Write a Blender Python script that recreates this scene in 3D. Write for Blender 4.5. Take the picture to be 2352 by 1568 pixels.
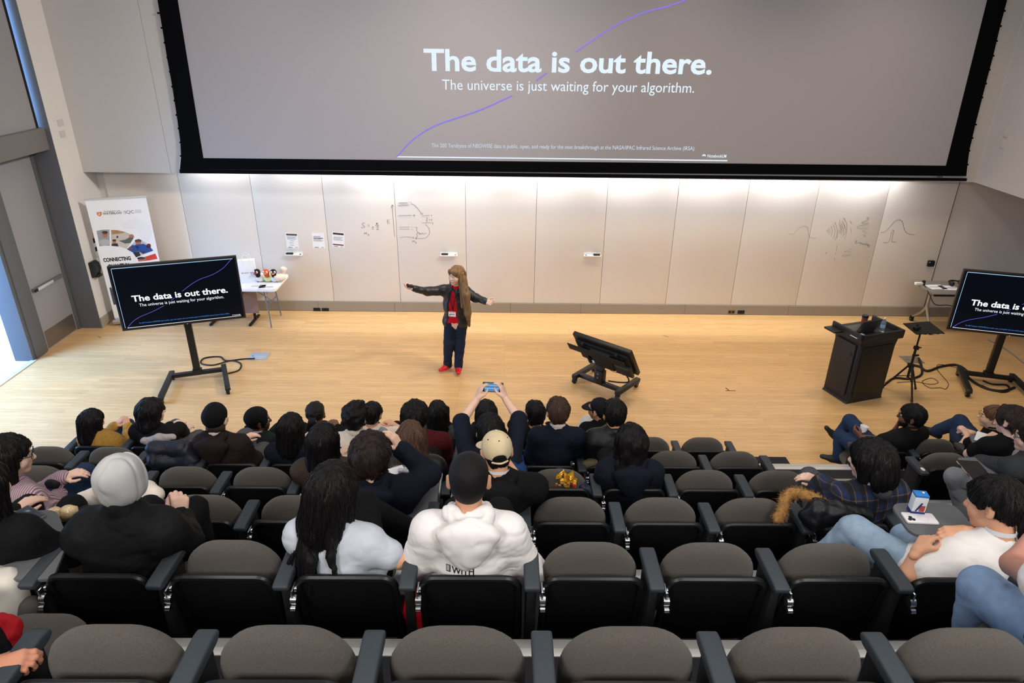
import bpy, bmesh, math, random
import numpy as np
from mathutils import Vector, Matrix
for o in list(bpy.data.objects): bpy.data.objects.remove(o)
SC = bpy.context.scene
COL = SC.collection
rnd = random.Random(7)

# ------------------------------------------------------------------ camera, world, light, exposure
F_PX, PITCH, YAW, ROLL, CAM_H = 1560.927, 0.4339, -0.0122, 0.0139, 4.6202
_c, _s = math.cos(YAW), math.sin(YAW)
_R = Vector((_c, _s, 0)); _Fh = Vector((-_s, _c, 0))
_D = _Fh * math.cos(PITCH) + Vector((0, 0, -math.sin(PITCH)))
_U = _Fh * math.sin(PITCH) + Vector((0, 0, math.cos(PITCH)))
_Rc = _R * math.cos(ROLL) + _U * math.sin(ROLL)
_Uc = _U * math.cos(ROLL) - _R * math.sin(ROLL)
cam_d = bpy.data.cameras.new('camera'); cam = bpy.data.objects.new('camera', cam_d); COL.objects.link(cam)
cam_d.sensor_width = 36.0; cam_d.lens = F_PX / 2352 * 36; cam_d.clip_start = .05; cam_d.clip_end = 200
m = Matrix.Identity(4)
for i in range(3):
    m[i][0] = _Rc[i]; m[i][1] = _Uc[i]; m[i][2] = -_D[i]
m[2][3] = CAM_H
cam.matrix_world = m
SC.camera = cam

world = bpy.data.worlds.new('world'); SC.world = world; world.use_nodes = True
bg = world.node_tree.nodes['Background']
bg.inputs[0].default_value = (1.0, .965, .94, 1); bg.inputs[1].default_value = .42
SC.view_settings.view_transform = 'Standard'; SC.view_settings.look = 'None'
SC.view_settings.exposure = 0.0; SC.view_settings.gamma = 1.0; SC.view_settings.use_curve_mapping = False

def area(name, loc, target, sx, sy, watts, color, spread=math.pi):
    d = bpy.data.lights.new(name, 'AREA'); d.shape = 'RECTANGLE'; d.size = sx; d.size_y = sy
    d.energy = watts; d.color = color; d.spread = spread
    o = bpy.data.objects.new(name, d); COL.objects.link(o); o.location = loc
    o.rotation_euler = (Vector(target) - Vector(loc)).to_track_quat('-Z', 'Y').to_euler()
    return o
# daylight through the open door bay on the left, warm ceiling lights over the stage, dimmer ones over the seats
area('daylight', (-9.9, 6.6, 2.2), (-3.0, 9.8, .6), 3.0, 3.0, 400, (.22, .52, 1.0))
area('daylight_high', (-9.4, 6.6, 5.2), (-4.6, 8.3, 0), 2.4, 2.0, 800, (.13, .36, 1.0))
area('hall_fill', (-9.2, 8.6, 5.6), (-9.6, 9.0, 0), 3.0, 5.0, 520, (.62, .82, 1.0))  # unseen lamp added to brighten the hall and its reflection in the floor
for i, x in enumerate((-4.2, -1.2, 1.8, 4.8)):
    area('stage_light', (x + .6, 8.9, 6.6), (x + .6, 9.6, 0), 1.3, .8, 40 if i else 17, (1.0, .80, .55), math.radians(105))
for y in (1.2, 4.2):
    for x in (-3.4, 0.6, 3.6):
        area('seating_light', (x, y, 6.9), (x, y + .2, 0), 1.0, (.6), 16, (1.0, .95, .90), math.radians(110))

for x in (-2.6, 2.6):
    area('rear_light', (x, -2.2, 6.4), (x * .8, 3.2, 1.2), 1.6, .8, 88, (1.0, .96, .92), math.radians(120))
area('left_wall_fill', (4.2, 6.8, 6.9), (-6.67, 10.7, 1.6), 1.0, .6, 95, (1.0, .95, .90), math.radians(70))  # unseen fill lamp added to brighten the left wall

# ------------------------------------------------------------------ small helpers
def at(px, py, Y):
    """point seen at photo pixel (px, py) on the vertical plane at depth Y"""
    a, b = px - 1176, py - 784
    v = _D + _Rc * (a / F_PX) - _Uc * (b / F_PX)
    t = Y / v.y
    return Vector((0, 0, CAM_H)) + v * t
def at_z(px, py, z):
    a, b = px - 1176, py - 784
    v = _D + _Rc * (a / F_PX) - _Uc * (b / F_PX)
    return Vector((0, 0, CAM_H)) + v * ((z - CAM_H) / v.z)
def at_x(px, py, X):
    a, b = px - 1176, py - 784
    v = _D + _Rc * (a / F_PX) - _Uc * (b / F_PX)
    return Vector((0, 0, CAM_H)) + v * (X / v.x)
def lin(c):
    c = c / 255
    return c / 12.92 if c <= .04045 else ((c + .055) / 1.055) ** 2.4
def rgb(r, g, b): return (lin(r), lin(g), lin(b))

MATS = {}
def mat(name, col, rough=.6, metal=0., var=0., vscale=60., bump=0., bscale=200., emit=None, estr=0., trans=0., ior=1.45,
        stretch=(1, 1, 1), coat=0., spec=.5, sheen=0.):
    if name in MATS: return MATS[name]
    M = bpy.data.materials.new(name); M.use_nodes = True; MATS[name] = M
    nt = M.node_tree; b = nt.nodes['Principled BSDF']
    b.inputs['Base Color'].default_value = (*col, 1); b.inputs['Roughness'].default_value = rough
    b.inputs['Metallic'].default_value = metal; b.inputs['IOR'].default_value = ior
    b.inputs['Specular IOR Level'].default_value = spec
    b.inputs['Transmission Weight'].default_value = trans; b.inputs['Coat Weight'].default_value = coat
    b.inputs['Sheen Weight'].default_value = sheen
    if emit: b.inputs['Emission Color'].default_value = (*emit, 1); b.inputs['Emission Strength'].default_value = estr
    if var or bump:
        tc = nt.nodes.new('ShaderNodeTexCoord'); mp = nt.nodes.new('ShaderNodeMapping'); mp.inputs['Scale'].default_value = stretch
        nt.links.new(tc.outputs['Object'], mp.inputs[0])
        if var:
            n = nt.nodes.new('ShaderNodeTexNoise'); n.inputs['Scale'].default_value = vscale; n.inputs['Detail'].default_value = 4
            nt.links.new(mp.outputs[0], n.inputs[0])
            r = nt.nodes.new('ShaderNodeMix'); r.data_type = 'RGBA'
            r.inputs[6].default_value = (*[max(0, x * (1 - var)) for x in col], 1)
            r.inputs[7].default_value = (*[min(1, x * (1 + var)) for x in col], 1)
            nt.links.new(n.outputs[0], r.inputs[0]); nt.links.new(r.outputs[2], b.inputs['Base Color'])
        if bump:
            n2 = nt.nodes.new('ShaderNodeTexNoise'); n2.inputs['Scale'].default_value = bscale; n2.inputs['Detail'].default_value = 3
            nt.links.new(mp.outputs[0], n2.inputs[0])
            bp = nt.nodes.new('ShaderNodeBump'); bp.inputs['Strength'].default_value = bump; bp.inputs['Distance'].default_value = .004
            nt.links.new(n2.outputs[0], bp.inputs['Height']); nt.links.new(bp.outputs[0], b.inputs['Normal'])
    return M
def cloth(name, c, rough=.85, bump=.5, bscale=350, var=.18, vscale=25):
    return mat(name, c, rough, bump=bump, bscale=bscale, var=var, vscale=vscale, spec=.2)

# ---- geometry pieces: each is (verts Nx3 array, list of faces)
def piece(v, f): return (np.asarray(v, float).reshape(-1, 3), [tuple(int(i) for i in q) for q in f])
def join(*ps):
    vs, fs, n = [], [], 0
    for v, f in ps:
        vs.append(v); fs += [tuple(i + n for i in q) for q in f]; n += len(v)
    return (np.concatenate(vs), fs)
def xf(p, loc=(0, 0, 0), rot=None, scale=None):
    v = p[0].copy()
    if scale is not None: v = v * np.asarray(scale)
    if rot is not None: v = v @ np.asarray(rot.to_3x3() if hasattr(rot, 'to_3x3') else rot).T
    return (v + np.asarray(loc), p[1])
def rx(a): return np.array([[1, 0, 0], [0, math.cos(a), -math.sin(a)], [0, math.sin(a), math.cos(a)]])
def ry(a): return np.array([[math.cos(a), 0, math.sin(a)], [0, 1, 0], [-math.sin(a), 0, math.cos(a)]])
def rz(a): return np.array([[math.cos(a), -math.sin(a), 0], [math.sin(a), math.cos(a), 0], [0, 0, 1]])
def from_bm(bm):
    bm.verts.ensure_lookup_table(); bm.verts.index_update()
    r = piece([v.co[:] for v in bm.verts], [[v.index for v in f.verts] for f in bm.faces]); bm.free(); return r
def box(x0, x1, y0, y1, z0, z1, bev=0., seg=2):
    bm = bmesh.new(); bmesh.ops.create_cube(bm, size=1)
    for v in bm.verts:
        v.co.x = (x0 + x1) / 2 + v.co.x * (x1 - x0); v.co.y = (y0 + y1) / 2 + v.co.y * (y1 - y0); v.co.z = (z0 + z1) / 2 + v.co.z * (z1 - z0)
    if bev: bmesh.ops.bevel(bm, geom=bm.edges[:], offset=bev, segments=seg, affect='EDGES', profile=.6)
    return from_bm(bm)
def prism(poly, y0, y1, bev=0., seg=2):
    """polygon in the x-z plane, extruded along y"""
    bm = bmesh.new(); vs = [bm.verts.new((x, y0, z)) for x, z in poly]; f = bm.faces.new(vs)
    r = bmesh.ops.extrude_face_region(bm, geom=[f])
    for v in r['geom']:
        if isinstance(v, bmesh.types.BMVert): v.co.y = y1
    bmesh.ops.recalc_face_normals(bm, faces=bm.faces[:])
    if bev:
        es = [e for e in bm.edges if len(e.link_faces) == 2 and e.calc_face_angle(0) > .6]
        bmesh.ops.bevel(bm, geom=es, offset=bev, segments=seg, affect='EDGES', profile=.6)
    return from_bm(bm)
def rrect(w, h, r, n=6, cx=0, cz=0, rt=None):
    """rounded rectangle outline; rt = radius of the two top corners when different"""
    rt = r if rt is None else rt; out = []
    for (sx, sz, a0, rr) in ((1, -1, -90, r), (1, 1, 0, rt), (-1, 1, 90, rt), (-1, -1, 180, r)):
        for i in range(n + 1):
            a = math.radians(a0 + 90 * i / n)
            out.append((cx + sx * (w / 2 - rr) + rr * math.cos(a), cz + sz * (h / 2 - rr) + rr * math.sin(a)))
    return out
def tube(pts, r, n=10, closed=False, cap=True):
    P = [Vector(p) for p in pts]; N = len(P); rs = r if isinstance(r, (list, tuple)) else [r] * N
    T = []
    for i in range(N):
        a = P[i - 1] if (i > 0 or closed) else P[i]; b = P[(i + 1) % N] if (i < N - 1 or closed) else P[i]
        t = (b - a); T.append(t.normalized() if t.length > 1e-9 else Vector((0, 0, 1)))
    up = Vector((0, 0, 1)) if abs(T[0].z) < .9 else Vector((1, 0, 0))
    u = T[0].cross(up).normalized(); V = []; Fc = []
    for i in range(N):
        u = (u - T[i] * u.dot(T[i]))
        u = u.normalized() if u.length > 1e-6 else T[i].orthogonal().normalized()
        w = T[i].cross(u)
        for k in range(n):
            a = 2 * math.pi * k / n
            V.append(P[i] + (u * math.cos(a) + w * math.sin(a)) * rs[i])
    for i in range(N - 1 + (1 if closed else 0)):
        j = (i + 1) % N
        for k in range(n):
            l = (k + 1) % n; Fc.append((i * n + k, i * n + l, j * n + l, j * n + k))
    if cap and not closed:
        Fc.append(tuple(reversed(range(n)))); Fc.append(tuple((N - 1) * n + k for k in range(n)))
    return piece([v[:] for v in V], Fc)
def smooth_path(pts, sub=6, closed=False):
    P = [Vector(p) for p in pts]; N = len(P); out = []
    g = lambda i: P[i % N] if closed else P[min(max(i, 0), N - 1)]
    for i in range(N if closed else N - 1):
        a, b, c, d = g(i - 1), g(i), g(i + 1), g(i + 2)
        for s in range(sub):
            t = s / sub
            out.append(.5 * ((2 * b) + (c - a) * t + (2 * a - 5 * b + 4 * c - d) * t * t + (3 * b - a - 3 * c + d) * t ** 3))
    if not closed: out.append(P[-1])
    return out
def lathe(prof, n=24):
    V, Fc, m_ = [], [], len(prof)
    for r, z in prof:
        for k in range(n):
            a = 2 * math.pi * k / n; V.append((r * math.cos(a), r * math.sin(a), z))
    for i in range(m_ - 1):
        for k in range(n):
            l = (k + 1) % n; Fc.append((i * n + k, i * n + l, (i + 1) * n + l, (i + 1) * n + k))
    Fc.append(tuple(reversed(range(n)))); Fc.append(tuple((m_ - 1) * n + k for k in range(n)))
    return piece(V, Fc)
def ball(c, r, n=14, m_=9):
    r = (r, r, r) if not hasattr(r, '__len__') else r
    p = lathe([(math.sin(math.pi * i / m_) if 0 < i < m_ else 1e-4, -math.cos(math.pi * i / m_)) for i in range(m_ + 1)], n)
    return xf(p, c, scale=r)
def cyl(a, b, r, n=14): return tube([a, b], r, n)
def pillow(poly, T, cy=0., pw=4., rings=(.0, .45, .75, .9, .97, 1.)):
    """puffy slab: outline in x-z, thickness along y"""
    c = np.mean(np.array(poly), 0); n = len(poly); V = [(c[0], cy - T, c[1])]; Fc = []
    seq = [(s, -1) for s in rings[1:]] + [(s, 1) for s in reversed(rings[1:-1])]
    for s, sg in seq:
        y = cy + sg * T * (max(0, 1 - s ** pw)) ** .5
        for x, z in poly: V.append((c[0] + (x - c[0]) * s, y, c[1] + (z - c[1]) * s))
    V.append((c[0], cy + T, c[1])); m_ = len(seq)
    for k in range(n):
        l = (k + 1) % n; Fc.append((0, 1 + k, 1 + l))
        for i in range(m_ - 1): Fc.append((1 + i * n + l, 1 + i * n + k, 1 + (i + 1) * n + k, 1 + (i + 1) * n + l))
        Fc.append((1 + (m_ - 1) * n + l, 1 + (m_ - 1) * n + k, len(V) - 1))
    return piece(V, Fc)

def obj(name, p, material, parent=None, sharp=35, loc=None, mi=None):
    """one mesh object from one piece (or a list of (piece, material) for several materials)"""
    if isinstance(p, list):
        mats_ = []; idx = []; ps = []
        for q, mm in p:
            if mm not in mats_: mats_.append(mm)
            ps.append(q); idx += [mats_.index(mm)] * len(q[1])
        p = join(*ps)
    else: mats_, idx = [material], None
    me = bpy.data.meshes.new(name)
    v = p[0] - np.asarray(loc) if (loc is not None and parent is None) else p[0]
    me.from_pydata([tuple(x) for x in v.tolist()], [], p[1])
    for mm in mats_: me.materials.append(mm)
    if idx is not None: me.polygons.foreach_set('material_index', idx)
    me.polygons.foreach_set('use_smooth', [True] * len(me.polygons))
    if sharp and sharp < 180: me.set_sharp_from_angle(angle=math.radians(sharp))
    me.update()
    o = bpy.data.objects.new(name, me); COL.objects.link(o)
    if parent is not None: o.parent = parent
    elif loc is not None: o.location = loc
    return o
def tag(o, label=None, cat=None, group=None, kind=None):
    if label: o['label'] = label
    if cat: o['category'] = cat
    if group: o['group'] = group
    if kind: o['kind'] = kind
    return o
def thing(name, label, cat, loc=(0, 0, 0), rotz=0., group=None):
    o = bpy.data.objects.new(name, None); COL.objects.link(o); o.location = loc; o.rotation_euler = (0, 0, rotz)
    o.empty_display_size = .1
    return tag(o, label, cat, group)
def struct(name, p, m_, parent=None, sharp=35):
    o = obj(name, p, m_, parent, sharp)
    if parent is None: o['kind'] = 'structure'
    return o
def text_piece(txt, w=None, h=None, bold=0., depth=.002, spacing=1., align='LEFT', shear=0.):
    """text mesh in the x-z plane facing -y, left baseline at the origin; scaled to width w (or cap height h)"""
    cu = bpy.data.curves.new('t', 'FONT'); cu.body = txt; cu.size = 1; cu.offset = bold; cu.extrude = .0; cu.space_character = spacing
    cu.resolution_u = 3; cu.shear = shear
    o = bpy.data.objects.new('t', cu); COL.objects.link(o)
    dg = bpy.context.evaluated_depsgraph_get(); dg.update()
    me = bpy.data.meshes.new_from_object(o.evaluated_get(dg))
    v = np.array([x.co[:] for x in me.vertices]).reshape(-1, 3); f = [tuple(q.vertices) for q in me.polygons]
    bpy.data.objects.remove(o); bpy.data.curves.remove(cu); bpy.data.meshes.remove(me)
    if len(v) == 0: return piece([(0, 0, 0)], [])
    x0, x1 = v[:, 0].min(), v[:, 0].max(); CAP = .729
    sx = (w / (x1 - x0)) if w else h / CAP; sz = (h / CAP) if h else sx
    V = np.stack([(v[:, 0] - x0) * sx, np.zeros(len(v)), v[:, 1] * sz], 1)
    W_ = (x1 - x0) * sx
    if align == 'CENTER': V[:, 0] -= W_ / 2
    return (V, f)
# ------------------------------------------------------------------ implicit surfaces for people, clothes and soft things
def _hash(i, j, k):
    h = (i * 374761393 + j * 668265263 + k * 2147483647 * 3 + 12345) & 0x7fffffff
    h = ((h ^ (h >> 13)) * 1274126177) & 0x7fffffff
    return ((h ^ (h >> 16)) & 0xffff) / 65535.0 * 2 - 1
def vnoise(p):
    q = np.floor(p).astype(np.int64); t = p - q; t = t * t * (3 - 2 * t); r = 0
    for a in (0, 1):
        for b in (0, 1):
            for c in (0, 1):
                w = (t[..., 0] if a else 1 - t[..., 0]) * (t[..., 1] if b else 1 - t[..., 1]) * (t[..., 2] if c else 1 - t[..., 2])
                r = r + w * _hash(q[..., 0] + a, q[..., 1] + b, q[..., 2] + c)
    return r
class Vol:
    def __init__(s): s.p = []
    def cap(s, a, b, ra, rb=None, k=.02, flat=None, op='u'):
        """tapered capsule; flat = (axis, factor) thins it along axis"""
        s.p.append(('c', np.asarray(a, float), np.asarray(b, float), ra, ra if rb is None else rb, k, flat, op)); return s
    def ell(s, c, r, k=.02, rot=None, op='u'):
        r = (r, r, r) if not hasattr(r, '__len__') else r
        s.p.append(('e', np.asarray(c, float), np.asarray(r, float), None if rot is None else np.asarray(rot), None, k, None, op)); return s
    def box(s, c, h, rad, k=.01, rot=None, op='u'):
        s.p.append(('b', np.asarray(c, float), np.asarray(h, float), None if rot is None else np.asarray(rot), rad, k, None, op)); return s
    def plane(s, c, n, k=.01, op='i'):
        n = np.asarray(n, float); s.p.append(('p', np.asarray(c, float), n / np.linalg.norm(n), None, None, k, None, op)); return s
    def bounds(s):
        lo, hi = np.full(3, 1e9), np.full(3, -1e9)
        for q in s.p:
            if q[7] != 'u': continue
            a, b = s._bb(q); lo = np.minimum(lo, a); hi = np.maximum(hi, b)
        return lo, hi
    def _bb(s, q):
        if q[0] == 'c':
            r = max(q[3], q[4]); return np.minimum(q[1], q[2]) - r, np.maximum(q[1], q[2]) + r
        if q[0] == 'e':
            e = q[2] if q[3] is None else np.sqrt(((q[3] * q[2]) ** 2).sum(1)); return q[1] - e, q[1] + e
        if q[0] == 'b':
            e = (q[2] if q[3] is None else (np.abs(q[3]) @ q[2])) + q[4]; return q[1] - e, q[1] + e
        return np.full(3, -1e9), np.full(3, 1e9)
    def mesh(s, res, noise=None, clip=None):
        """noise = list of (amp, (fx, fy, fz)) displacements; clip = (lo, hi)"""
        lo, hi = s.bounds(); amp = sum(q[0] for q in noise) if noise else 0
        lo = lo - 3 * res - amp; hi = hi + 3 * res + amp
        if clip: lo = np.maximum(lo, clip[0]); hi = np.minimum(hi, clip[1])
        n = np.maximum(np.ceil((hi - lo) / res).astype(int) + 1, 4)
        ax = [lo[i] + res * np.arange(n[i]) for i in range(3)]
        Fd = np.full(n, .5, np.float32)
        for q in s.p:
            a, b = s._bb(q); k = q[5]; mg = k + amp + 3 * res + .01
            i0 = np.clip(np.floor((a - mg - lo) / res).astype(float), 0, n - 1).astype(int); i1 = np.clip(np.ceil((b + mg - lo) / res), 0, n - 1).astype(int) + 1
            if (i1 - i0 < 2).any(): continue
            X, Y, Z = ax[0][i0[0]:i1[0], None, None], ax[1][None, i0[1]:i1[1], None], ax[2][None, None, i0[2]:i1[2]]
            if q[0] == 'c':
                ba = q[2] - q[1]; L = ba @ ba + 1e-12
                px, py, pz = X - q[1][0], Y - q[1][1], Z - q[1][2]
                t = np.clip((px * ba[0] + py * ba[1] + pz * ba[2]) / L, 0, 1)
                dx, dy, dz = px - t * ba[0], py - t * ba[1], pz - t * ba[2]
                if q[6] is not None:
                    nx = np.asarray(q[6][0], float); nx = nx / np.linalg.norm(nx); g = (dx * nx[0] + dy * nx[1] + dz * nx[2]) * (1 / q[6][1] - 1)
                    d = np.sqrt((dx + g * nx[0]) ** 2 + (dy + g * nx[1]) ** 2 + (dz + g * nx[2]) ** 2) - (q[3] + (q[4] - q[3]) * t)
                    d = d * (q[6][1] if q[6][1] < 1 else 1) ** .5
                else: d = np.sqrt(dx * dx + dy * dy + dz * dz) - (q[3] + (q[4] - q[3]) * t)
            elif q[0] == 'e':
                px, py, pz = X - q[1][0], Y - q[1][1], Z - q[1][2]
                if q[3] is not None:
                    M_ = q[3]; px, py, pz = (M_[0, 0] * px + M_[1, 0] * py + M_[2, 0] * pz, M_[0, 1] * px + M_[1, 1] * py + M_[2, 1] * pz, M_[0, 2] * px + M_[1, 2] * py + M_[2, 2] * pz)
                r = q[2]; k0 = np.sqrt((px / r[0]) ** 2 + (py / r[1]) ** 2 + (pz / r[2]) ** 2)
                k1 = np.sqrt((px / r[0] ** 2) ** 2 + (py / r[1] ** 2) ** 2 + (pz / r[2] ** 2) ** 2) + 1e-9
                d = k0 * (k0 - 1) / k1
            elif q[0] == 'b':
                px, py, pz = X - q[1][0], Y - q[1][1], Z - q[1][2]
                if q[3] is not None:
                    M_ = q[3]; px, py, pz = (M_[0, 0] * px + M_[1, 0] * py + M_[2, 0] * pz, M_[0, 1] * px + M_[1, 1] * py + M_[2, 1] * pz, M_[0, 2] * px + M_[1, 2] * py + M_[2, 2] * pz)
                ex, ey, ez = np.abs(px) - q[2][0], np.abs(py) - q[2][1], np.abs(pz) - q[2][2]
                d = np.sqrt(np.maximum(ex, 0) ** 2 + np.maximum(ey, 0) ** 2 + np.maximum(ez, 0) ** 2) + np.minimum(np.maximum(np.maximum(ex, ey), ez), 0) - q[4]
            else:
                d = (X - q[1][0]) * q[2][0] + (Y - q[1][1]) * q[2][1] + (Z - q[1][2]) * q[2][2]
            sub = Fd[i0[0]:i1[0], i0[1]:i1[1], i0[2]:i1[2]]
            if q[7] == 'u':
                h = np.clip(.5 + .5 * (sub - d) / k, 0, 1); sub[...] = sub * (1 - h) + d * h - k * h * (1 - h)
            else:
                d2 = -d if q[7] == 's' else d       # 's' subtract, 'i' keep the negative side
                h = np.clip(.5 - .5 * (sub - d2) / k, 0, 1); sub[...] = sub * (1 - h) + d2 * h + k * h * (1 - h)
        if noise:
            idx = np.nonzero(np.abs(Fd) < amp + 2 * res)
            P = np.stack([ax[i][idx[i]] for i in range(3)], -1)
            for q in noise:
                nv = vnoise(P * np.asarray(q[1]) + 31.7 + (len(q) > 2) * 11)
                if len(q) > 2: nv = np.maximum(0, 1 - np.abs(nv + .35 * vnoise(P * np.asarray(q[1]) * 2.1 + 5)) * q[2]) ** 1.5     # creases
                Fd[idx] += (q[0] * nv).astype(np.float32)
        return nets(Fd, lo, res)
def nets(Fd, lo, res):
    Fd[0] = Fd[-1] = .5; Fd[:, 0] = Fd[:, -1] = .5; Fd[:, :, 0] = Fd[:, :, -1] = .5
    ins = Fd < 0; n = Fd.shape
    cnt = np.zeros((n[0] - 1, n[1] - 1, n[2] - 1), np.int8)
    C = [(a, b, c) for a in (0, 1) for b in (0, 1) for c in (0, 1)]
    for a, b, c in C: cnt += ins[a:n[0] - 1 + a, b:n[1] - 1 + b, c:n[2] - 1 + c]
    act = (cnt > 0) & (cnt < 8); ids = np.nonzero(act); N = len(ids[0])
    if N == 0: return piece(np.zeros((0, 3)), [])
    num = np.full(act.shape, -1, np.int64); num[ids] = np.arange(N)
    cv = {c: Fd[ids[0] + c[0], ids[1] + c[1], ids[2] + c[2]] for c in C}
    acc = np.zeros((N, 3)); w = np.zeros(N)
    for c in C:
        for axis in range(3):
            if c[axis]: continue
            e = list(c); e[axis] = 1; e = tuple(e); v0, v1 = cv[c], cv[e]
            mk = (v0 < 0) != (v1 < 0); t = np.where(mk, v0 / np.where(mk, v0 - v1, 1), 0)
            p = np.tile(np.array(c, float), (N, 1)); p[:, axis] += t
            acc += p * mk[:, None]; w += mk
    V = (acc / w[:, None] + np.stack(ids, -1)) * res + lo
    faces = []
    for axis in range(3):
        o1, o2 = [(1, 2), (2, 0), (0, 1)][axis]
        sl0 = [slice(1, -1)] * 3; sl1 = [slice(1, -1)] * 3
        sl0[axis] = slice(0, -1); sl1[axis] = slice(1, None)
        A, B = ins[tuple(sl0)], ins[tuple(sl1)]
        ch = np.nonzero(A != B); base = np.stack(ch, -1)
        off = np.ones(3, int); off[axis] = 0; base = base + off
        def cell(d1, d2):
            q = base.copy(); q[:, o1] -= d1; q[:, o2] -= d2; return num[q[:, 0], q[:, 1], q[:, 2]]
        q = np.stack([cell(1, 1), cell(0, 1), cell(0, 0), cell(1, 0)], -1)
        fl = A[ch]; q[~fl] = q[~fl][:, ::-1]; faces.append(q)
    Q = np.concatenate(faces); Q = Q[(Q >= 0).all(1)]
    return (V, [tuple(x) for x in Q.tolist()])
# ------------------------------------------------------------------ setting
W_Y = 11.22; BULK_Y = 10.90; BULK_Z = 2.45; LX = -6.67; DX = -7.04; DP, DR = .8841, .4226; Y0 = 1.6238
def row_y(r): return Y0 + r * DP
def tread(r): return (5 - r) * DR

def wood_mat():
    M = bpy.data.materials.new('bamboo floor'); M.use_nodes = True; nt = M.node_tree; b = nt.nodes['Principled BSDF']
    tc = nt.nodes.new('ShaderNodeTexCoord'); br = nt.nodes.new('ShaderNodeTexBrick')
    br.offset = .37; br.inputs['Scale'].default_value = 1; br.inputs['Brick Width'].default_value = 1.7; br.inputs['Row Height'].default_value = .085
    br.inputs['Mortar Size'].default_value = .0012; br.inputs['Mortar Smooth'].default_value = .2; br.inputs['Bias'].default_value = 0
    br.inputs['Color1'].default_value = (.60, .375, .165, 1); br.inputs['Color2'].default_value = (.69, .44, .20, 1); br.inputs['Mortar'].default_value = (.34, .2, .09, 1)
    nt.links.new(tc.outputs['Object'], br.inputs[0])
    mp = nt.nodes.new('ShaderNodeMapping'); mp.inputs['Scale'].default_value = (3, 75, 1); nt.links.new(tc.outputs['Object'], mp.inputs[0])
    n = nt.nodes.new('ShaderNodeTexNoise'); n.inputs['Scale'].default_value = 1.0; n.inputs['Detail'].default_value = 5; nt.links.new(mp.outputs[0], n.inputs[0])
    cr = nt.nodes.new('ShaderNodeValToRGB'); cr.color_ramp.elements[0].position = .3; cr.color_ramp.elements[0].color = (.74, .70, .66, 1)
    cr.color_ramp.elements[1].position = .62; cr.color_ramp.elements[1].color = (1.08, 1.08, 1.08, 1); nt.links.new(n.outputs[0], cr.inputs[0])
    mx = nt.nodes.new('ShaderNodeMix'); mx.data_type = 'RGBA'; mx.blend_type = 'MULTIPLY'; mx.inputs[0].default_value = .8
    nt.links.new(br.outputs[0], mx.inputs[6]); nt.links.new(cr.outputs[0], mx.inputs[7]); nt.links.new(mx.outputs[2], b.inputs['Base Color'])
    b.inputs['Roughness'].default_value = .33; b.inputs['Specular IOR Level'].default_value = .6
    bp = nt.nodes.new('ShaderNodeBump'); bp.inputs['Strength'].default_value = .08; bp.inputs['Distance'].default_value = .002
    nt.links.new(n.outputs[0], bp.inputs['Height']); nt.links.new(bp.outputs[0], b.inputs['Normal'])
    return M
WOOD = wood_mat()
WALLP = mat('painted wall', rgb(206, 202, 196), .7, var=.03, vscale=2)
BULKM = mat('bulkhead paint', rgb(188, 184, 181), .75, var=.025, vscale=1.5)
BOARD = mat('whiteboard enamel', rgb(222, 215, 208), .38, var=.015, vscale=1.2, spec=.4)
BASEM = mat('baseboard metal', rgb(150, 140, 126), .5, var=.05, vscale=3, stretch=(.3, 1, 1))
GREYD = mat('grey door paint', rgb(140, 138, 140), .55, var=.03, vscale=3)
GREYF = mat('grey frame paint', rgb(92, 93, 97), .5, var=.03, vscale=4)
STEEL = mat('brushed steel', rgb(140, 135, 130), .38, metal=.85, var=.08, vscale=30, stretch=(1, 1, .05))
CHROME = mat('chrome', rgb(200, 202, 205), .22, metal=1.0)
ALU = mat('aluminium nosing', rgb(205, 203, 200), .42, metal=.25, var=.05, vscale=20)
ALUG = mat('ribbed grey nosing', rgb(150, 148, 146), .5, metal=.2, var=.06, vscale=30)
CARPET = mat('charcoal carpet', rgb(48, 48, 52), .95, var=.45, vscale=220, bump=.7, bscale=400, spec=.1)
BLACK = mat('black plastic', rgb(17, 18, 20), .42, var=.1, vscale=40)
BLACKM = mat('matte black', rgb(14, 14, 15), .75)
RUBBER = mat('black rubber', rgb(12, 12, 12), .6)
WHITEP = mat('white plastic', rgb(232, 232, 230), .45)
PAPER = mat('paper', rgb(236, 236, 236), .8)
INK = mat('black ink', rgb(28, 28, 30), .7)
GREYINK = mat('grey ink', rgb(120, 122, 128), .7)
MAROON = mat('maroon print', rgb(112, 30, 40), .7)

struct('floor', box(DX - .02, 10.1, 5.4, 11.3, -.06, 0), WOOD)
struct('floor_hall', box(-14, DX - .03, 4.0, 13.0, -.07, -.004), mat('pale hall floor', rgb(214, 210, 204), .45, var=.05, vscale=4))
struct('wall_hall', box(-11.3, -11.15, 4, 16, 0, 9), mat('hall wall', rgb(226, 226, 226), .8))
struct('baseboard_hall', box(-11.15, -11.12, 4, 14, 0, .16), BASEM)
struct('wall_front', box(LX - .4, 10.1, W_Y + .005, W_Y + .2, 0, 7.2), WALLP)
struct('wall_right', box(9.9, 10.1, 4.6, W_Y + .2, 0, 7.2), WALLP)
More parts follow.
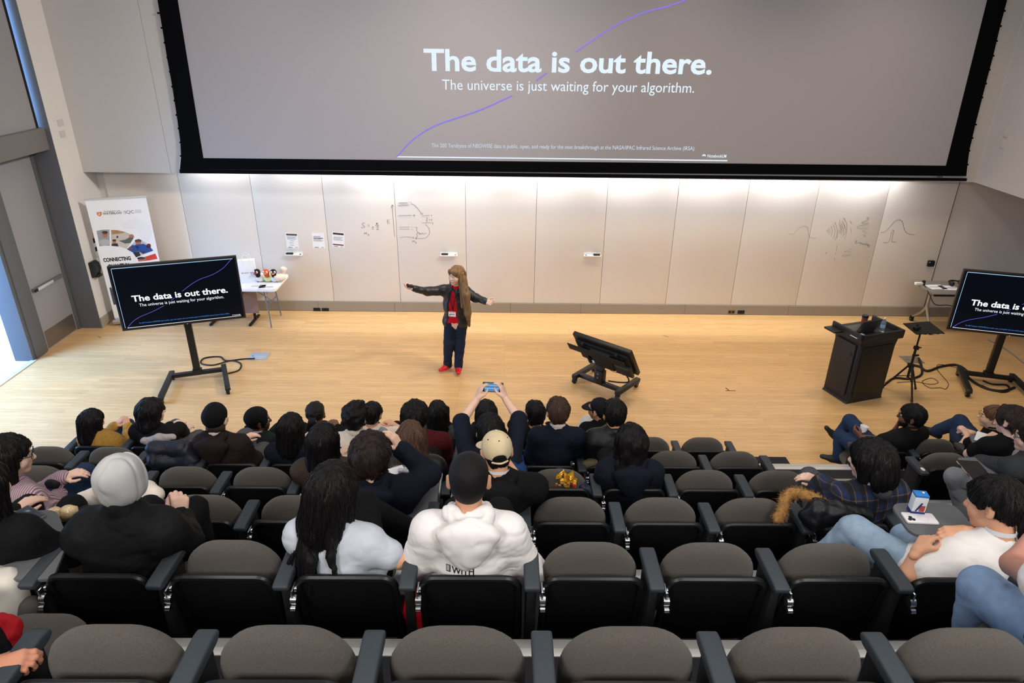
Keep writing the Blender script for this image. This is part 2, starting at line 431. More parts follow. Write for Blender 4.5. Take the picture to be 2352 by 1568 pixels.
# bulkhead in front of the whiteboards, returning along the right side above the recess
struct('wall_bulkhead', join(box(LX, -5.29 - .003, BULK_Y, BULK_Y + .06, BULK_Z, 7.2), box(-5.29 + .003, 7.5, BULK_Y, BULK_Y + .06, BULK_Z, 7.2),
       box(LX, 7.5, BULK_Y + .006, BULK_Y + .1, BULK_Z + .004, 7.2)), BULKM)
struct('wall_bulkhead_right', join(box(7.5, 7.6, 3.5, BULK_Y + .1, BULK_Z, 7.2)), BULKM)
struct('trim_1', box(7.49, 7.505, BULK_Y - .03, BULK_Y + .004, BULK_Z, 7.2), mat('corner bead', rgb(196, 190, 184), .6))
struct('ceiling_recess', box(7.6, 10.1, 4.6, W_Y, BULK_Z + .02, BULK_Z + .1), BULKM)
struct('ceiling_cove', box(LX, 7.5, BULK_Y + .08, W_Y, BULK_Z + .55, BULK_Z + .6), BULKM)
# left wall: white return, grey reveal, door bay
struct('wall_left', join(box(LX - .2, LX, 10.36, W_Y + .1, 0, 7.2)), WALLP)
struct('wall_left_reveal', box(DX - .06, LX - .001, 10.352, 10.362, 0, 7.2), GREYF)
struct('baseboard_left', join(box(LX, LX + .014, 10.36, W_Y, .0, .175), box(LX - .19, LX + .014, 10.345, 10.36, 0, .005)), BASEM)
bb = [-6.65, -5.45, -3.3, -1.95, .1, 1.35, 3.2, 5.05, 6.6, 9.9]
struct('baseboard_front', join(*[box(a + .002, b - .002, W_Y - .035, W_Y + .01, .006, .178) for a, b in zip(bb[:-1], bb[1:])]), BASEM)
struct('trim_2', box(-6.65, 9.9, W_Y - .034, W_Y, 0, .0075), BLACKM)
# door bay in the plane X = DX
d1 = obj('door_1', join(box(DX - .045, DX, 9.50, 10.30, .01, 2.88, .003), ), GREYD); tag(d1, kind='structure')
struct('kick_plate', box(DX, DX + .003, 9.53, 10.27, .02, .295), STEEL, d1)
pb = obj('push_bar', join(box(DX, DX + .045, 9.53, 10.25, .935, .985, .006)), mat('push bar grey', rgb(120, 120, 122), .4, metal=.4), d1)
obj('bar_grip', box(DX + .045, DX + .058, 9.6, 9.98, .938, .982, .005), mat('push bar pale', rgb(200, 200, 200), .4, metal=.3), pb)
obj('bar_latch', box(DX + .045, DX + .06, 9.53, 9.6, .94, .98, .004), BLACK, pb)
struct('trim_3', join(box(DX - .05, DX + .02, 10.30, 10.352, 0, 2.88, .004), box(DX - .05, DX + .035, 10.318, 10.335, 0, 2.88)), GREYF)
struct('trim_4', join(box(DX - .26, DX + .012, 9.13, 9.2, 0, 2.88, .003), box(DX - .06, DX + .03, 9.2, 9.44, 0, 2.88, .004), box(DX - .05, DX + .012, 9.44, 9.497, 0, 2.88, .004)), GREYF)
struct('trim_5', box(DX - .1, -6.74, 5.6, 10.350, 2.885, 3.195, .006), mat('beam grey', rgb(112, 108, 106), .5, var=.03, vscale=3))
struct('trim_6', box(DX - .1, -6.735, 5.6, 10.30, 3.195, 3.207), GREYF)
struct('wall_left_panel', box(-6.85, -6.765, 5.6, 10.21, 3.2, 7.2), GREYD)
struct('trim_7', box(-6.86, -6.75, 10.212, 10.245, 3.2, 7.2, .004), BLACKM)
struct('trim_9', box(DX - .03, DX + .05, 5.6, 9.15, .0, .012), ALU)      # door track on the floor
struct('wall_left_near', box(DX - .1, DX, 2.0, 5.6, 0, 7.2), WALLP)

# tiers with metal nosings (the floor everyone sits on)
TX0, TX1 = -7.0, 9.0
for r in range(0, 5):
    edge = row_y(r) + .585; back = row_y(r) - .32 if r else -.8
    st = struct('floor_tier', box(TX0, TX1, back, edge, tread(r) - .6, tread(r)), CARPET)
    struct('trim_nosing', box(TX0, TX1, edge - .045, edge + .004, tread(r) - .03, tread(r) + .006, .002), ALUG, st)
    struct('trim_nosing', box(TX0, TX1, edge - .088, edge - .045, tread(r) - .01, tread(r) + .007, .002), ALU, st)
# aisle: the lowest tier steps further out at the right, with a carpeted half step in front of it
st = struct('floor_aisle', box(2.72, 9.0, row_y(4) + .589, 6.0, -.1, tread(4)), CARPET)
struct('trim_nosing', join(box(2.72, 9.0, 5.91, 5.958, tread(4) - .004, tread(4) + .006), *[box(2.72, 9.0, 5.962 + i * .012, 5.97 + i * .012, tread(4) - .004, tread(4) + .006) for i in range(4)]), ALU, st)
struct('floor_half_step', box(1.9, 3.22, 5.93, 6.46, 0, .21, .01), CARPET)

# ---- whiteboards
wx = [-6.55, -5.35, -4.18, -3.011, -1.838, -.668, .513, 1.68, 2.85, 4.01, 5.169, 6.335, 7.47]
wl = ['white wall panel behind the roll-up banner, beside the corner', 'white wall panel to the right of the banner, daylight shadow edge across it',
      'white wall panel behind the toy ducks, with the code-square notice taped on it', 'white wall panel between the notices and the S equation',
      'white wall panel bearing the arrow marked E at its right edge', 'white wall panel behind the speaker, with the energy level sketch',
      'blank white wall panel just right of the speaker', 'blank white wall panel holding the tray right of the speaker',
      'blank white wall panel behind the tilted display, next right of the tray panel', 'blank white wall panel with the wall outlets beneath it',
      'white wall panel with the wave interference sketch', 'white wall panel at the right end with the bell curve sketch']
boards = []
for i in range(12):
    b = obj('whiteboard_panel', box(wx[i] + .003, wx[i + 1] - .003, W_Y - .016, W_Y, .182, 2.95, .002), BOARD)
    tag(b, wl[i], 'whiteboard', 'whiteboard panels along the front wall'); boards.append(b)
# handwriting: drawn as thin ink strokes on the panels
MARK = mat('grey marker ink', rgb(96, 93, 95), .6); GREEN = mat('green marker ink', rgb(38, 84, 60), .6); FAINT = mat('faint marker ink', rgb(136, 129, 124), .6)
def stroke(px, sub=3, w=.0030, sm=True):
    P = [at(x, y, W_Y - .0175) for x, y in px]
    if sm and len(P) > 2: P = smooth_path(P, sub)
    return tube(P, w, 4)
z1 = lambda X, Y: (620 + X / 5.345, 430 + Y / 5.345)
z2 = lambda X, Y: (1740 + X / 4.9, 440 + Y / 4.9)
def strokes(fn, L, w=.0030): return join(*[stroke([fn(*p) for p in l], w=w) for l in L])
S1 = [[(1165, 440), (1145, 437), (1130, 455), (1150, 470), (1165, 485), (1145, 495), (1118, 492)], [(1200, 462), (1220, 460)], [(1203, 478), (1223, 476)],
      [(1250, 490), (1275, 488)], [(1263, 478), (1263, 500)], [(1250, 512), (1278, 510)], [(1310, 432), (1303, 465)], [(1305, 455), (1318, 445), (1325, 465)], [(1300, 445), (1330, 438)],
      [(1295, 472), (1340, 470)], [(1305, 490), (1325, 482), (1330, 495), (1310, 520), (1342, 520)],
      [(1155, 575), (1163, 555), (1172, 568), (1185, 555), (1190, 575)], [(1215, 575), (1205, 580), (1215, 588), (1207, 594)]]
S2 = [[(1440, 400), (1445, 445)], [(1440, 400), (1470, 395)], [(1443, 422), (1465, 420)], [(1446, 446), (1472, 442)]]
S3 = [[(1531, 605), (1522, 500), (1500, 215)], [(1486, 255), (1503, 213), (1518, 240)]]
S4 = [[(1580, 190), (1690, 187)], [(1573, 220), (1695, 212)], [(1575, 347), (1740, 343)], [(1760, 345), (1770, 338), (1780, 346), (1768, 354), (1760, 345)],
      [(1735, 200), (1790, 230), (1865, 325)], [(1848, 322), (1870, 333), (1880, 312)], [(1868, 350), (1962, 344)], [(1985, 338), (1980, 350), (1990, 348)],
      [(1920, 372), (1938, 380), (1920, 400), (1935, 412), (1915, 422)], [(1955, 395), (1967, 394)], [(1955, 405), (1967, 404)], [(1992, 390), (1978, 400), (1994, 410)],
      [(1868, 438), (1978, 435)], [(1990, 435), (2003, 440), (1993, 455)], [(1905, 452), (1955, 510), (1955, 575), (1900, 625), (1790, 628)], [(1800, 615), (1786, 629), (1803, 634)],
      [(1588, 490), (1715, 488)], [(1590, 512), (1712, 516)], [(1735, 489), (1742, 489)], [(1752, 489), (1758, 489)], [(1735, 518), (1742, 518)], [(1750, 519), (1757, 519)],
      [(1705, 184), (1712, 184)], [(1728, 186), (1734, 180)], [(1712, 210), (1718, 210)],
      [(1780, 492), (1805, 495), (1800, 530), (1815, 552), (1800, 570), (1810, 600), (1790, 622)], [(1815, 565), (1830, 555), (1835, 580), (1845, 562), (1858, 578), (1870, 560), (1885, 578), (1900, 562), (1922, 570)],
      [(1598, 617), (1680, 608), (1735, 618)], [(1750, 618), (1758, 612), (1768, 620), (1757, 627), (1750, 618)], [(1747, 672), (1755, 655), (1763, 668), (1775, 655), (1780, 675)], [(1790, 672), (1797, 680), (1788, 690)]]
obj('writing', strokes(z1, S1), MARK, boards[3]); obj('writing', strokes(z1, S2 + S3), MARK, boards[4]); obj('writing', strokes(z1, S4), MARK, boards[5])
S5 = [[(348, 470), (370, 478), (410, 468), (470, 405), (520, 385), (560, 400), (570, 450), (580, 500), (610, 520), (665, 525)]]
def arcs(cx, cy, rs, a0, a1): return [[(cx + r * math.cos(math.radians(a0 + (a1 - a0) * i / 6)), cy + 1.3 * r * math.sin(math.radians(a0 + (a1 - a0) * i / 6))) for i in range(7)] for r in rs]
S6 = [[(928, 308), (917, 380)], [(912, 420), (905, 455), (893, 530)], [(897, 600), (884, 670)], [(880, 690), (876, 710)], [(871, 745), (865, 778)], [(770, 688), (776, 684), (780, 694), (768, 696), (770, 688)]] \
   + arcs(768, 446, (14, 28, 46, 72, 102, 128), -38, 38) + arcs(915, 392, (12, 22, 38, 60, 92), -55, 55) + arcs(910, 455, (12, 24, 40, 62, 90), -55, 45) \
   + [[(1040, 325), (1056, 345), (1060, 362)], [(1045, 405), (1055, 440), (1045, 472)],
      [(1255, 285), (1228, 295), (1250, 305), (1225, 322), (1175, 338), (1190, 352), (1250, 352), (1230, 368), (1150, 375), (1122, 398), (1140, 408), (1235, 405), (1230, 420), (1183, 436), (1190, 450), (1222, 458), (1215, 472), (1190, 482), (1200, 494), (1218, 500), (1205, 510)],
      [(1070, 648), (1030, 648), (990, 664), (980, 676), (1065, 672)], [(1050, 704), (990, 706), (960, 718), (975, 726), (1048, 720)]]
S7 = [[(1385, 458), (1430, 452), (1490, 395), (1540, 335), (1590, 314), (1630, 340), (1650, 420), (1680, 465), (1730, 482), (1770, 487)]]
S8 = [[(1418, 572), (1450, 575), (1485, 550), (1505, 470), (1522, 432), (1532, 440), (1520, 500), (1512, 555), (1525, 566), (1560, 566)],]
SG = [[(1118, 545), (1100, 570), (1108, 582), (1130, 575)], [(1103, 562), (1122, 560)], [(1140, 580), (1150, 570), (1155, 585), (1168, 575), (1175, 592), (1188, 590)], [(1190, 598), (1185, 585), (1200, 585), (1203, 603)],
      [(1212, 600), (1222, 578), (1226, 604), (1238, 590), (1240, 610)], [(1250, 592), (1246, 614), (1262, 622)], [(1245, 604), (1265, 606)]]
obj('writing', strokes(z2, S5, .0028), FAINT, boards[9]); obj('writing', strokes(z2, S6, .0028), FAINT, boards[10]); obj('writing', strokes(z2, SG, .0026), GREEN, boards[10])
obj('writing', strokes(z2, S7, .003), MARK, boards[11]); obj('writing', strokes(z2, S8, .0026), GREEN, boards[11])

struct('trim_10', box(7.471, 7.479, W_Y - .012, W_Y + .004, .182, 2.95), BLACKM)
# cove wash lights hidden behind the bulkhead
for i in range(9):
    x = -4.6 + i * 1.31
    area('cove_light', (x, W_Y - .13, BULK_Z + .28), (x, W_Y - .11, 0), 1.0, .05, 6 if i < 2 else 15, (.96, .98, 1.0), math.radians(150))
# ------------------------------------------------------------------ auditorium seats
SEATF = mat('grey seat tweed', rgb(84, 79, 74), .95, var=.35, vscale=160, bump=.8, bscale=420, spec=.12, sheen=.15)
SHELL = mat('black seat shell', rgb(15, 16, 18), .38, var=.1, vscale=60, spec=.45)
MESHB = mat('black back panel', rgb(8, 8, 10), .62, var=.3, vscale=30, bump=.4, bscale=300, spec=.3)
ARMM = mat('slate armrest', rgb(52, 59, 65), .5, var=.08, vscale=90, bump=.3, bscale=500, spec=.4)
TABM = mat('grey tablet laminate', rgb(92, 94, 97), .5, var=.06, vscale=150)
SX = .5622
def cx(k): return k * SX - .147
cush = xf(pillow(rrect(.455, .46, .09, 8, 0, 0, .165), .058, pw=5), (0, 0, .495))
# slight dome to the top edge
v = cush[0]; top = v[:, 2] > .6; v[top, 2] += .012 * (1 - (v[top, 0] / .23) ** 2)
def seat_piece(angle):
    q = xf(cush, (0, 0, -.30)); q = xf(q, rot=rx(angle)); return xf(q, (0, -.005, .30))
def back_pieces():
    ol = rrect(.44, .50, .05, 6, 0, .412, .062)
    ol = [(x * (1.0 + .035 * max(0, (.67 - z)) / .5), z) for x, z in ol]
    yb = lambda z: -.075 - .105 * (z - .2) / .5
    panel = prism([(x * .97, z) for x, z in ol], -.012, .012, .006)
    pv = panel[0]; pv[:, 1] += yb(pv[:, 2]) - .035 * (1 - (pv[:, 0] / .24) ** 2) * .5 + .024
    rim = tube([(x, yb(z) + .004, z) for x, z in ol], .0165, 8, closed=True); rim[0][:, 1] = rim[0][:, 1]
    return panel, rim
panel_p, rim_p = back_pieces()
arm_p = prism([(-.225, .018), (-.215, -.012), (-.19, -.02), (.03, -.022), (.055, -.012), (.062, .004), (.05, .019), (.02, .026), (-.2, .026)], -.036, .036, .012, 3)
arm_p = xf(arm_p, rot=rz(math.pi / 2)); arm_p = xf(arm_p, (0, 0, .638))
av = arm_p[0]
post_p = join(box(-.022, .022, -.16, .02, .03, .62, .008), box(-.03, .03, -.2, .06, 0, .035, .006))
hinge_p = join(cyl((.036, -.20, .565), (.062, -.20, .565), .024), cyl((.04, -.17, .60), (.058, -.17, .60), .016), box(.04, .052, -.215, -.15, .56, .625, .004), cyl((.038, -.225, .535), (.06, -.225, .535), .014))
chair_cache = {}
def chair(r, k, label, occupied=False, tablet=False, leftarm=False, x=None, group=None, arm=True):
    root = thing('auditorium_seat', label, 'seat', (cx(k) if x is None else x, row_y(r), tread(r)), 0, group)
    def part(name, key, p, m_, parent=root, loc=None):
        if key not in chair_cache:
            o = obj(name, p, m_, parent, 40); chair_cache[key] = o
        else:
            o = chair_cache[key].copy(); o.name = name; COL.objects.link(o); o.parent = parent
        if loc: o.location = loc
        return o
    if occupied: part('seat', 'sd', seat_piece(-math.radians(84)), SEATF, loc=(0, 0, -.035))
    else: part('seat', 'su', seat_piece(math.radians(2)), SEATF)
    bk = part('backrest', 'bk', panel_p, MESHB); part('back_frame', 'rim', rim_p, SHELL, bk)
    if arm:
        a = part('armrest', 'ar', arm_p, ARMM, root, (SX / 2, 0, 0)); part('leg', 'po', post_p, BLACKM, root, (SX / 2, 0, 0))
        part('tablet_hinge', 'hi', hinge_p, CHROME, root, (SX / 2, 0, 0))
    if leftarm:
        part('armrest', 'ar', arm_p, ARMM, root, (-SX / 2, 0, 0)); part('leg', 'po', post_p, BLACKM, root, (-SX / 2, 0, 0))
    return root
tab_cache = []
def tablet(chair_o, poly_pts, z):
    """fold-out writing tablet, outline given in world x-y, as a part of its seat"""
    loc = chair_o.location
    P = [(x - loc.x, y - loc.y) for x, y in poly_pts]
    p = prism(P, -.009, .009, .005); p = xf(p, rot=rx(math.pi / 2)); p = xf(p, scale=(1, 1, 1)); p[0][:, 1] *= 1
    # prism built in x-z: rotate so that z -> y
    q = prism(P, 0, .018, .005); vv = q[0].copy(); q = (np.stack([vv[:, 0], vv[:, 2], z - loc.z - vv[:, 1]], 1), [f[::-1] for f in q[1]])
    t = obj('tablet', q, TABM, chair_o, 40)
    return t
def rquad(c, n=5, r=.05):
    """rounded polygon through four corners (world x-y)"""
    out = []; N = len(c)
    for i in range(N):
        p, a, b = Vector(c[i]), Vector(c[i - 1]), Vector(c[(i + 1) % N])
        u, w = (a - p).normalized(), (b - p).normalized(); s0, s1 = p + u * r, p + w * r
        for j in range(n + 1):
            t = j / n; out.append(tuple((s0 * (1 - t) ** 2 + p * 2 * t * (1 - t) + s1 * t * t)[:]))
    return out
SEATS = {}
RN = ['nearest row', 'second nearest row', 'third nearest row', 'fourth nearest row', 'second row from the stage', 'front row']
def add(r, ks, texts, **kw):
    for k, t in zip(ks, texts):
        occ = t.startswith('!'); t = t.lstrip('!')
        SEATS[(r, k)] = chair(r, k, t, occ, leftarm=(k == ks[0]), group='auditorium seats in the ' + RN[r], **kw)
add(0, [-3, -2, -1, 0, 1, 2, 3, 4], ['!seat under the red cloth, left end of the nearest row, only its armrest showing', 'tipped-up grey seat in the nearest row, leftmost whole cushion',
    'tipped-up grey seat in the nearest row, behind the girl in the pale T-shirt', 'tipped-up grey seat in the nearest row, behind the white hoodie',
    'tipped-up grey seat in the nearest row, third from its right end', 'tipped-up grey seat in the nearest row, second from its right end',
    'tipped-up grey seat in the nearest row, at the lower right corner', '!seat under the bare-elbowed person cut off at the right edge'])
add(1, [-4, -3, -2, -1, 0, 1, 2, 3, 4], ['!black-backed seat holding the cream quilted coat, left edge of the second nearest row', '!black-backed seat under the person with the light grey hood',
    'tipped-up grey seat between the grey-hooded person and the girl in the pale T-shirt', '!black-backed seat under the long-haired girl in the pale T-shirt',
    '!black-backed seat under the person in the white hoodie', 'tipped-up grey seat directly right of the white hoodie', 'tipped-up grey seat two places right of the white hoodie',
    'tipped-up grey seat left of the person in white T-shirt and pale jeans', '!black-backed seat under the person in white T-shirt and pale jeans'])
add(2, [-5, -4, -3, -2, -1, 0, 1, 2, 3, 4], ['!seat under the person in the ribbed pink sweater', '!seat with a cream puffer jacket over it, behind the grey hood',
    'tipped-up grey seat beside the fist of the grey-hooded person', 'tipped-up grey seat half hidden by the long-haired girl in the pale T-shirt',
    '!seat under the person in navy drinking from a bottle', '!seat under the person in the beige cap', 'tipped-up grey seat behind the seat with the gold snack bag',
    'tipped-up grey seat behind the wavy-haired person in navy', 'tipped-up grey seat left of the fur-trimmed coat', '!seat under the person in plaid, black fur-trimmed coat on it'])
add(3, [-6, -5, -4, -3, -2, -1, 0, 1, 2, 3, 4], ['tipped-up grey seat just right of the glasses of the pink sweater person', 'tipped-up grey seat peeking out left of the grey hood',
    'tipped-up grey seat right of the grey hood, behind the navy puffer', 'tipped-up grey seat behind the person in the black beanie', '!seat under the bob-haired person in the brown jacket',
    '!seat under the long brown-haired person in black', '!seat under the person filming with a raised phone', 'tipped-up grey seat holding a navy jacket and a gold snack bag',
    '!seat under the wavy-haired person in a navy hoodie', 'tipped-up grey seat right of the wavy-haired person, in the fourth nearest row', 'tipped-up grey seat at the aisle end of the fourth nearest row'])
add(4, [-7, -6, -5, -4, -3, -2, -1, 0, 1, 2, 3, 4], ['tipped-up grey seat at the left end of the second row from the stage', 'tipped-up grey seat behind the person in the mustard sweater',
    '!black-backed seat with the navy puffer draped over it', '!seat under the person in the black beanie', '!seat under the straight black-haired person beside the brown jacket',
    '!seat under the curly-haired person in cream', '!seat under the person in the maroon hoodie', '!seat in front of the person filming, second row from the stage',
    '!seat under the straight brown-haired person in navy shirt', '!seat under the person in the black puffer', 'tipped-up grey seat right of the wavy-haired person, in the second row from the stage',
    'tipped-up grey seat at the aisle end of the second row from the stage'])
FX = {}
for k, t in zip([-7, -6, -5, -4, -3, -2, -1, 0, 1, 2, 3, 4], ['!seat under the person in the mustard sweater', '!seat with a pale grey jacket over it, under the messy-haired person',
    'front row seat in front of the navy puffer, hidden low', '!seat under the person in the black headwrap', '!seat under the person with braids', '!seat under the short-haired person in white',
    '!seat under the person in the charcoal turtleneck', '!front row seat in front of the person filming', '!seat under the spiky-haired person in black', '!seat under the person in the black baseball cap',
    'tipped-up grey seat of the front row, second from the aisle', 'tipped-up grey seat at the aisle end of the front row']):
    occ = t.startswith('!'); FX[k] = 2.10 + (k - 4) * .570
    SEATS[(5, k)] = chair(5, k, t.lstrip('!'), occ, leftarm=(k == -7), x=FX[k], group='auditorium seats in the front row')
# right-hand block beyond the aisle
for nm, r, x, t in (('a', 5, 3.98, '!seat under the bearded person holding a paper cup'), ('b', 5, 4.56, 'tipped-up grey seat right of the bearded person'), ('c', 5, 5.14, '!seat under the glasses-wearing person with tied-back hair'),
                    ('d', 4, 4.02, 'tipped-up grey seat in front of the grey trousered person, armrest with a white oval badge'), ('e', 4, 4.72, '!seat with a writing tablet and notepaper, under the brown-haired person in black'),
                    ('f', 3, 4.35, '!seat under the person in the dark grey sweater with the laptop')):
    SEATS[nm] = chair(r, 0, t.lstrip('!'), t.startswith('!'), leftarm=nm in 'adf', x=x, group='auditorium seats right of the aisle')
from mathutils.bvhtree import BVHTree
# ------------------------------------------------------------------ people
V3 = lambda *a: np.array(a, float)
def nrm(v): v = np.asarray(v, float); return v / (np.linalg.norm(v) + 1e-9)
def skinm(c): return mat('skin %d %d %d' % c, rgb(*c), .52, var=.07, vscale=30, bump=.12, bscale=300, spec=.35)
def hairm(c): return mat('hair %d %d %d' % c, rgb(*c), .55, var=.4, vscale=160, stretch=(1, 1, .08), bump=.8, bscale=420, spec=.28)
EYEW = mat('eye white', rgb(225, 220, 214), .3); EYEI = mat('eye iris', rgb(40, 28, 20), .2); LIP = mat('lips', rgb(168, 92, 86), .5); TEETH = mat('teeth', rgb(225, 220, 210), .4)
LIGHTSKIN, TAN, WARM, BROWN, DARKSK = (226, 186, 164), (205, 155, 125), (214, 160, 128), (112, 74, 55), (92, 62, 48)
GOLD = mat('gold', rgb(200, 160, 80), .3, metal=.9)

def head_piece(skin, lod, smile=False, browc=(40, 30, 26), ears=True):
    v = Vol()
    v.ell((0, -.012, .03), (.076, .096, .086)).ell((0, .028, -.034), (.060, .064, .082), k=.03).ell((0, .066, -.098), .02, k=.03)
    v.cap((0, .088, .012), (0, .110, -.030), .008, .0125, k=.012).ell((-.012, .098, -.034), .009, k=.008).ell((.012, .098, -.034), .009, k=.008)
    v.cap((-.03, .084, .024), (.03, .084, .024), .011, k=.02)
    for s in (-1, 1):
        v.ell((s * .04, .058, -.03), (.026, .028, .03), k=.025)
        v.ell((s * .031, .100, .004), (.015, .012, .010), k=.012, op='s')
        if ears: v.ell((s * .084, -.014, -.006), (.011, .022, .034), k=.010, rot=rz(-s * .6)); v.ell((s * .093, -.002, -.004), (.005, .011, .019), k=.006, op='s')
    v.cap((-.016, .088, -.058), (.016, .088, -.058), .007, k=.008).cap((-.013, .086, -.069), (.013, .086, -.069), .008, k=.008)
    v.cap((0, -.022, -.05), (0, -.035, -.17), .055, .056, k=.03)
    q = [(v.mesh(lod), skin)]
    for s in (-1, 1):
        q.append((ball((s * .031, .080, .004), .0125, 10, 7), EYEW)); q.append((ball((s * .031, .0895, .004), (.0058, .004, .0058), 8, 6), EYEI))
        q.append((tube([(s * .016, .096, .022), (s * .031, .096, .027), (s * .046, .086, .021)], .0035, 5), hairm(browc)))
    if smile:
        q.append((tube(smooth_path([(-.026, .082, -.056), (-.012, .0945, -.063), (.012, .0945, -.063), (.026, .082, -.056)], 3), .0048, 6), TEETH))
        q.append((tube(smooth_path([(-.027, .082, -.055), (-.012, .0935, -.069), (.012, .0935, -.069), (.027, .082, -.055)], 3), .0035, 6), LIP))
    else: q.append((tube([(-.019, .089, -.063), (0, .0975, -.064), (.019, .089, -.063)], .0035, 5), LIP))
    return q

def hand_vol(w, d, n, side, curl=(.35, .35, .3), spread=.06, thumb=.5, sc=1., pinch=0):
    """five-fingered hand: w wrist, d finger direction, n palm normal, side +1 right / -1 left"""
    d = nrm(d); n = np.asarray(n, float); n = nrm(n - d * (n @ d)); u = np.cross(d, n) * side     # u points to the thumb side
    v = Vol(); w = np.asarray(w, float)
    lat = (.027, .009, -.010, -.027); L = (.070, .077, .072, .057); kn = (.088, .092, .088, .080)
    for i in range(4):
        K = w + (d * kn[i] + u * lat[i]) * sc
        v.cap(w + u * lat[i] * .55 * sc, K, .0145 * sc, .0118 * sc, k=.014)
        dd = nrm(d + u * spread * (1.5 - i)); p = K; ang = 0
        for j, fr in enumerate((.45, .32, .25)):
            ang += curl[j] * (1 + .12 * i); q = p + (dd * math.cos(ang) + n * math.sin(ang)) * L[i] * fr * sc
            v.cap(p, q, (.0098 - .0009 * j - (.0012 if i == 3 else 0)) * sc, (.0090 - .001 * j - (.0012 if i == 3 else 0)) * sc, k=.004); p = q
    tb = w + (d * .022 + u * .024 + n * .006) * sc
    t1 = tb + nrm(d * .62 + u * (.75 - .3 * thumb) + n * .35 * thumb) * .042 * sc
    t2 = t1 + nrm(d * .85 + u * (.35 - .5 * thumb) + n * .4 * thumb) * .032 * sc
    t3 = t2 + nrm(d * .9 + u * (.1 - .6 * thumb) + n * .35 * thumb) * .026 * sc
    v.cap(tb, t1, .0155 * sc, .0115 * sc, k=.014).cap(t1, t2, .0112 * sc, .0100 * sc, k=.005).cap(t2, t3, .0100 * sc, .0080 * sc, k=.004)
    v.cap(w - d * .035 * sc, w + d * .012 * sc, .024 * sc, .022 * sc, k=.02, flat=(n, .75))
    return v

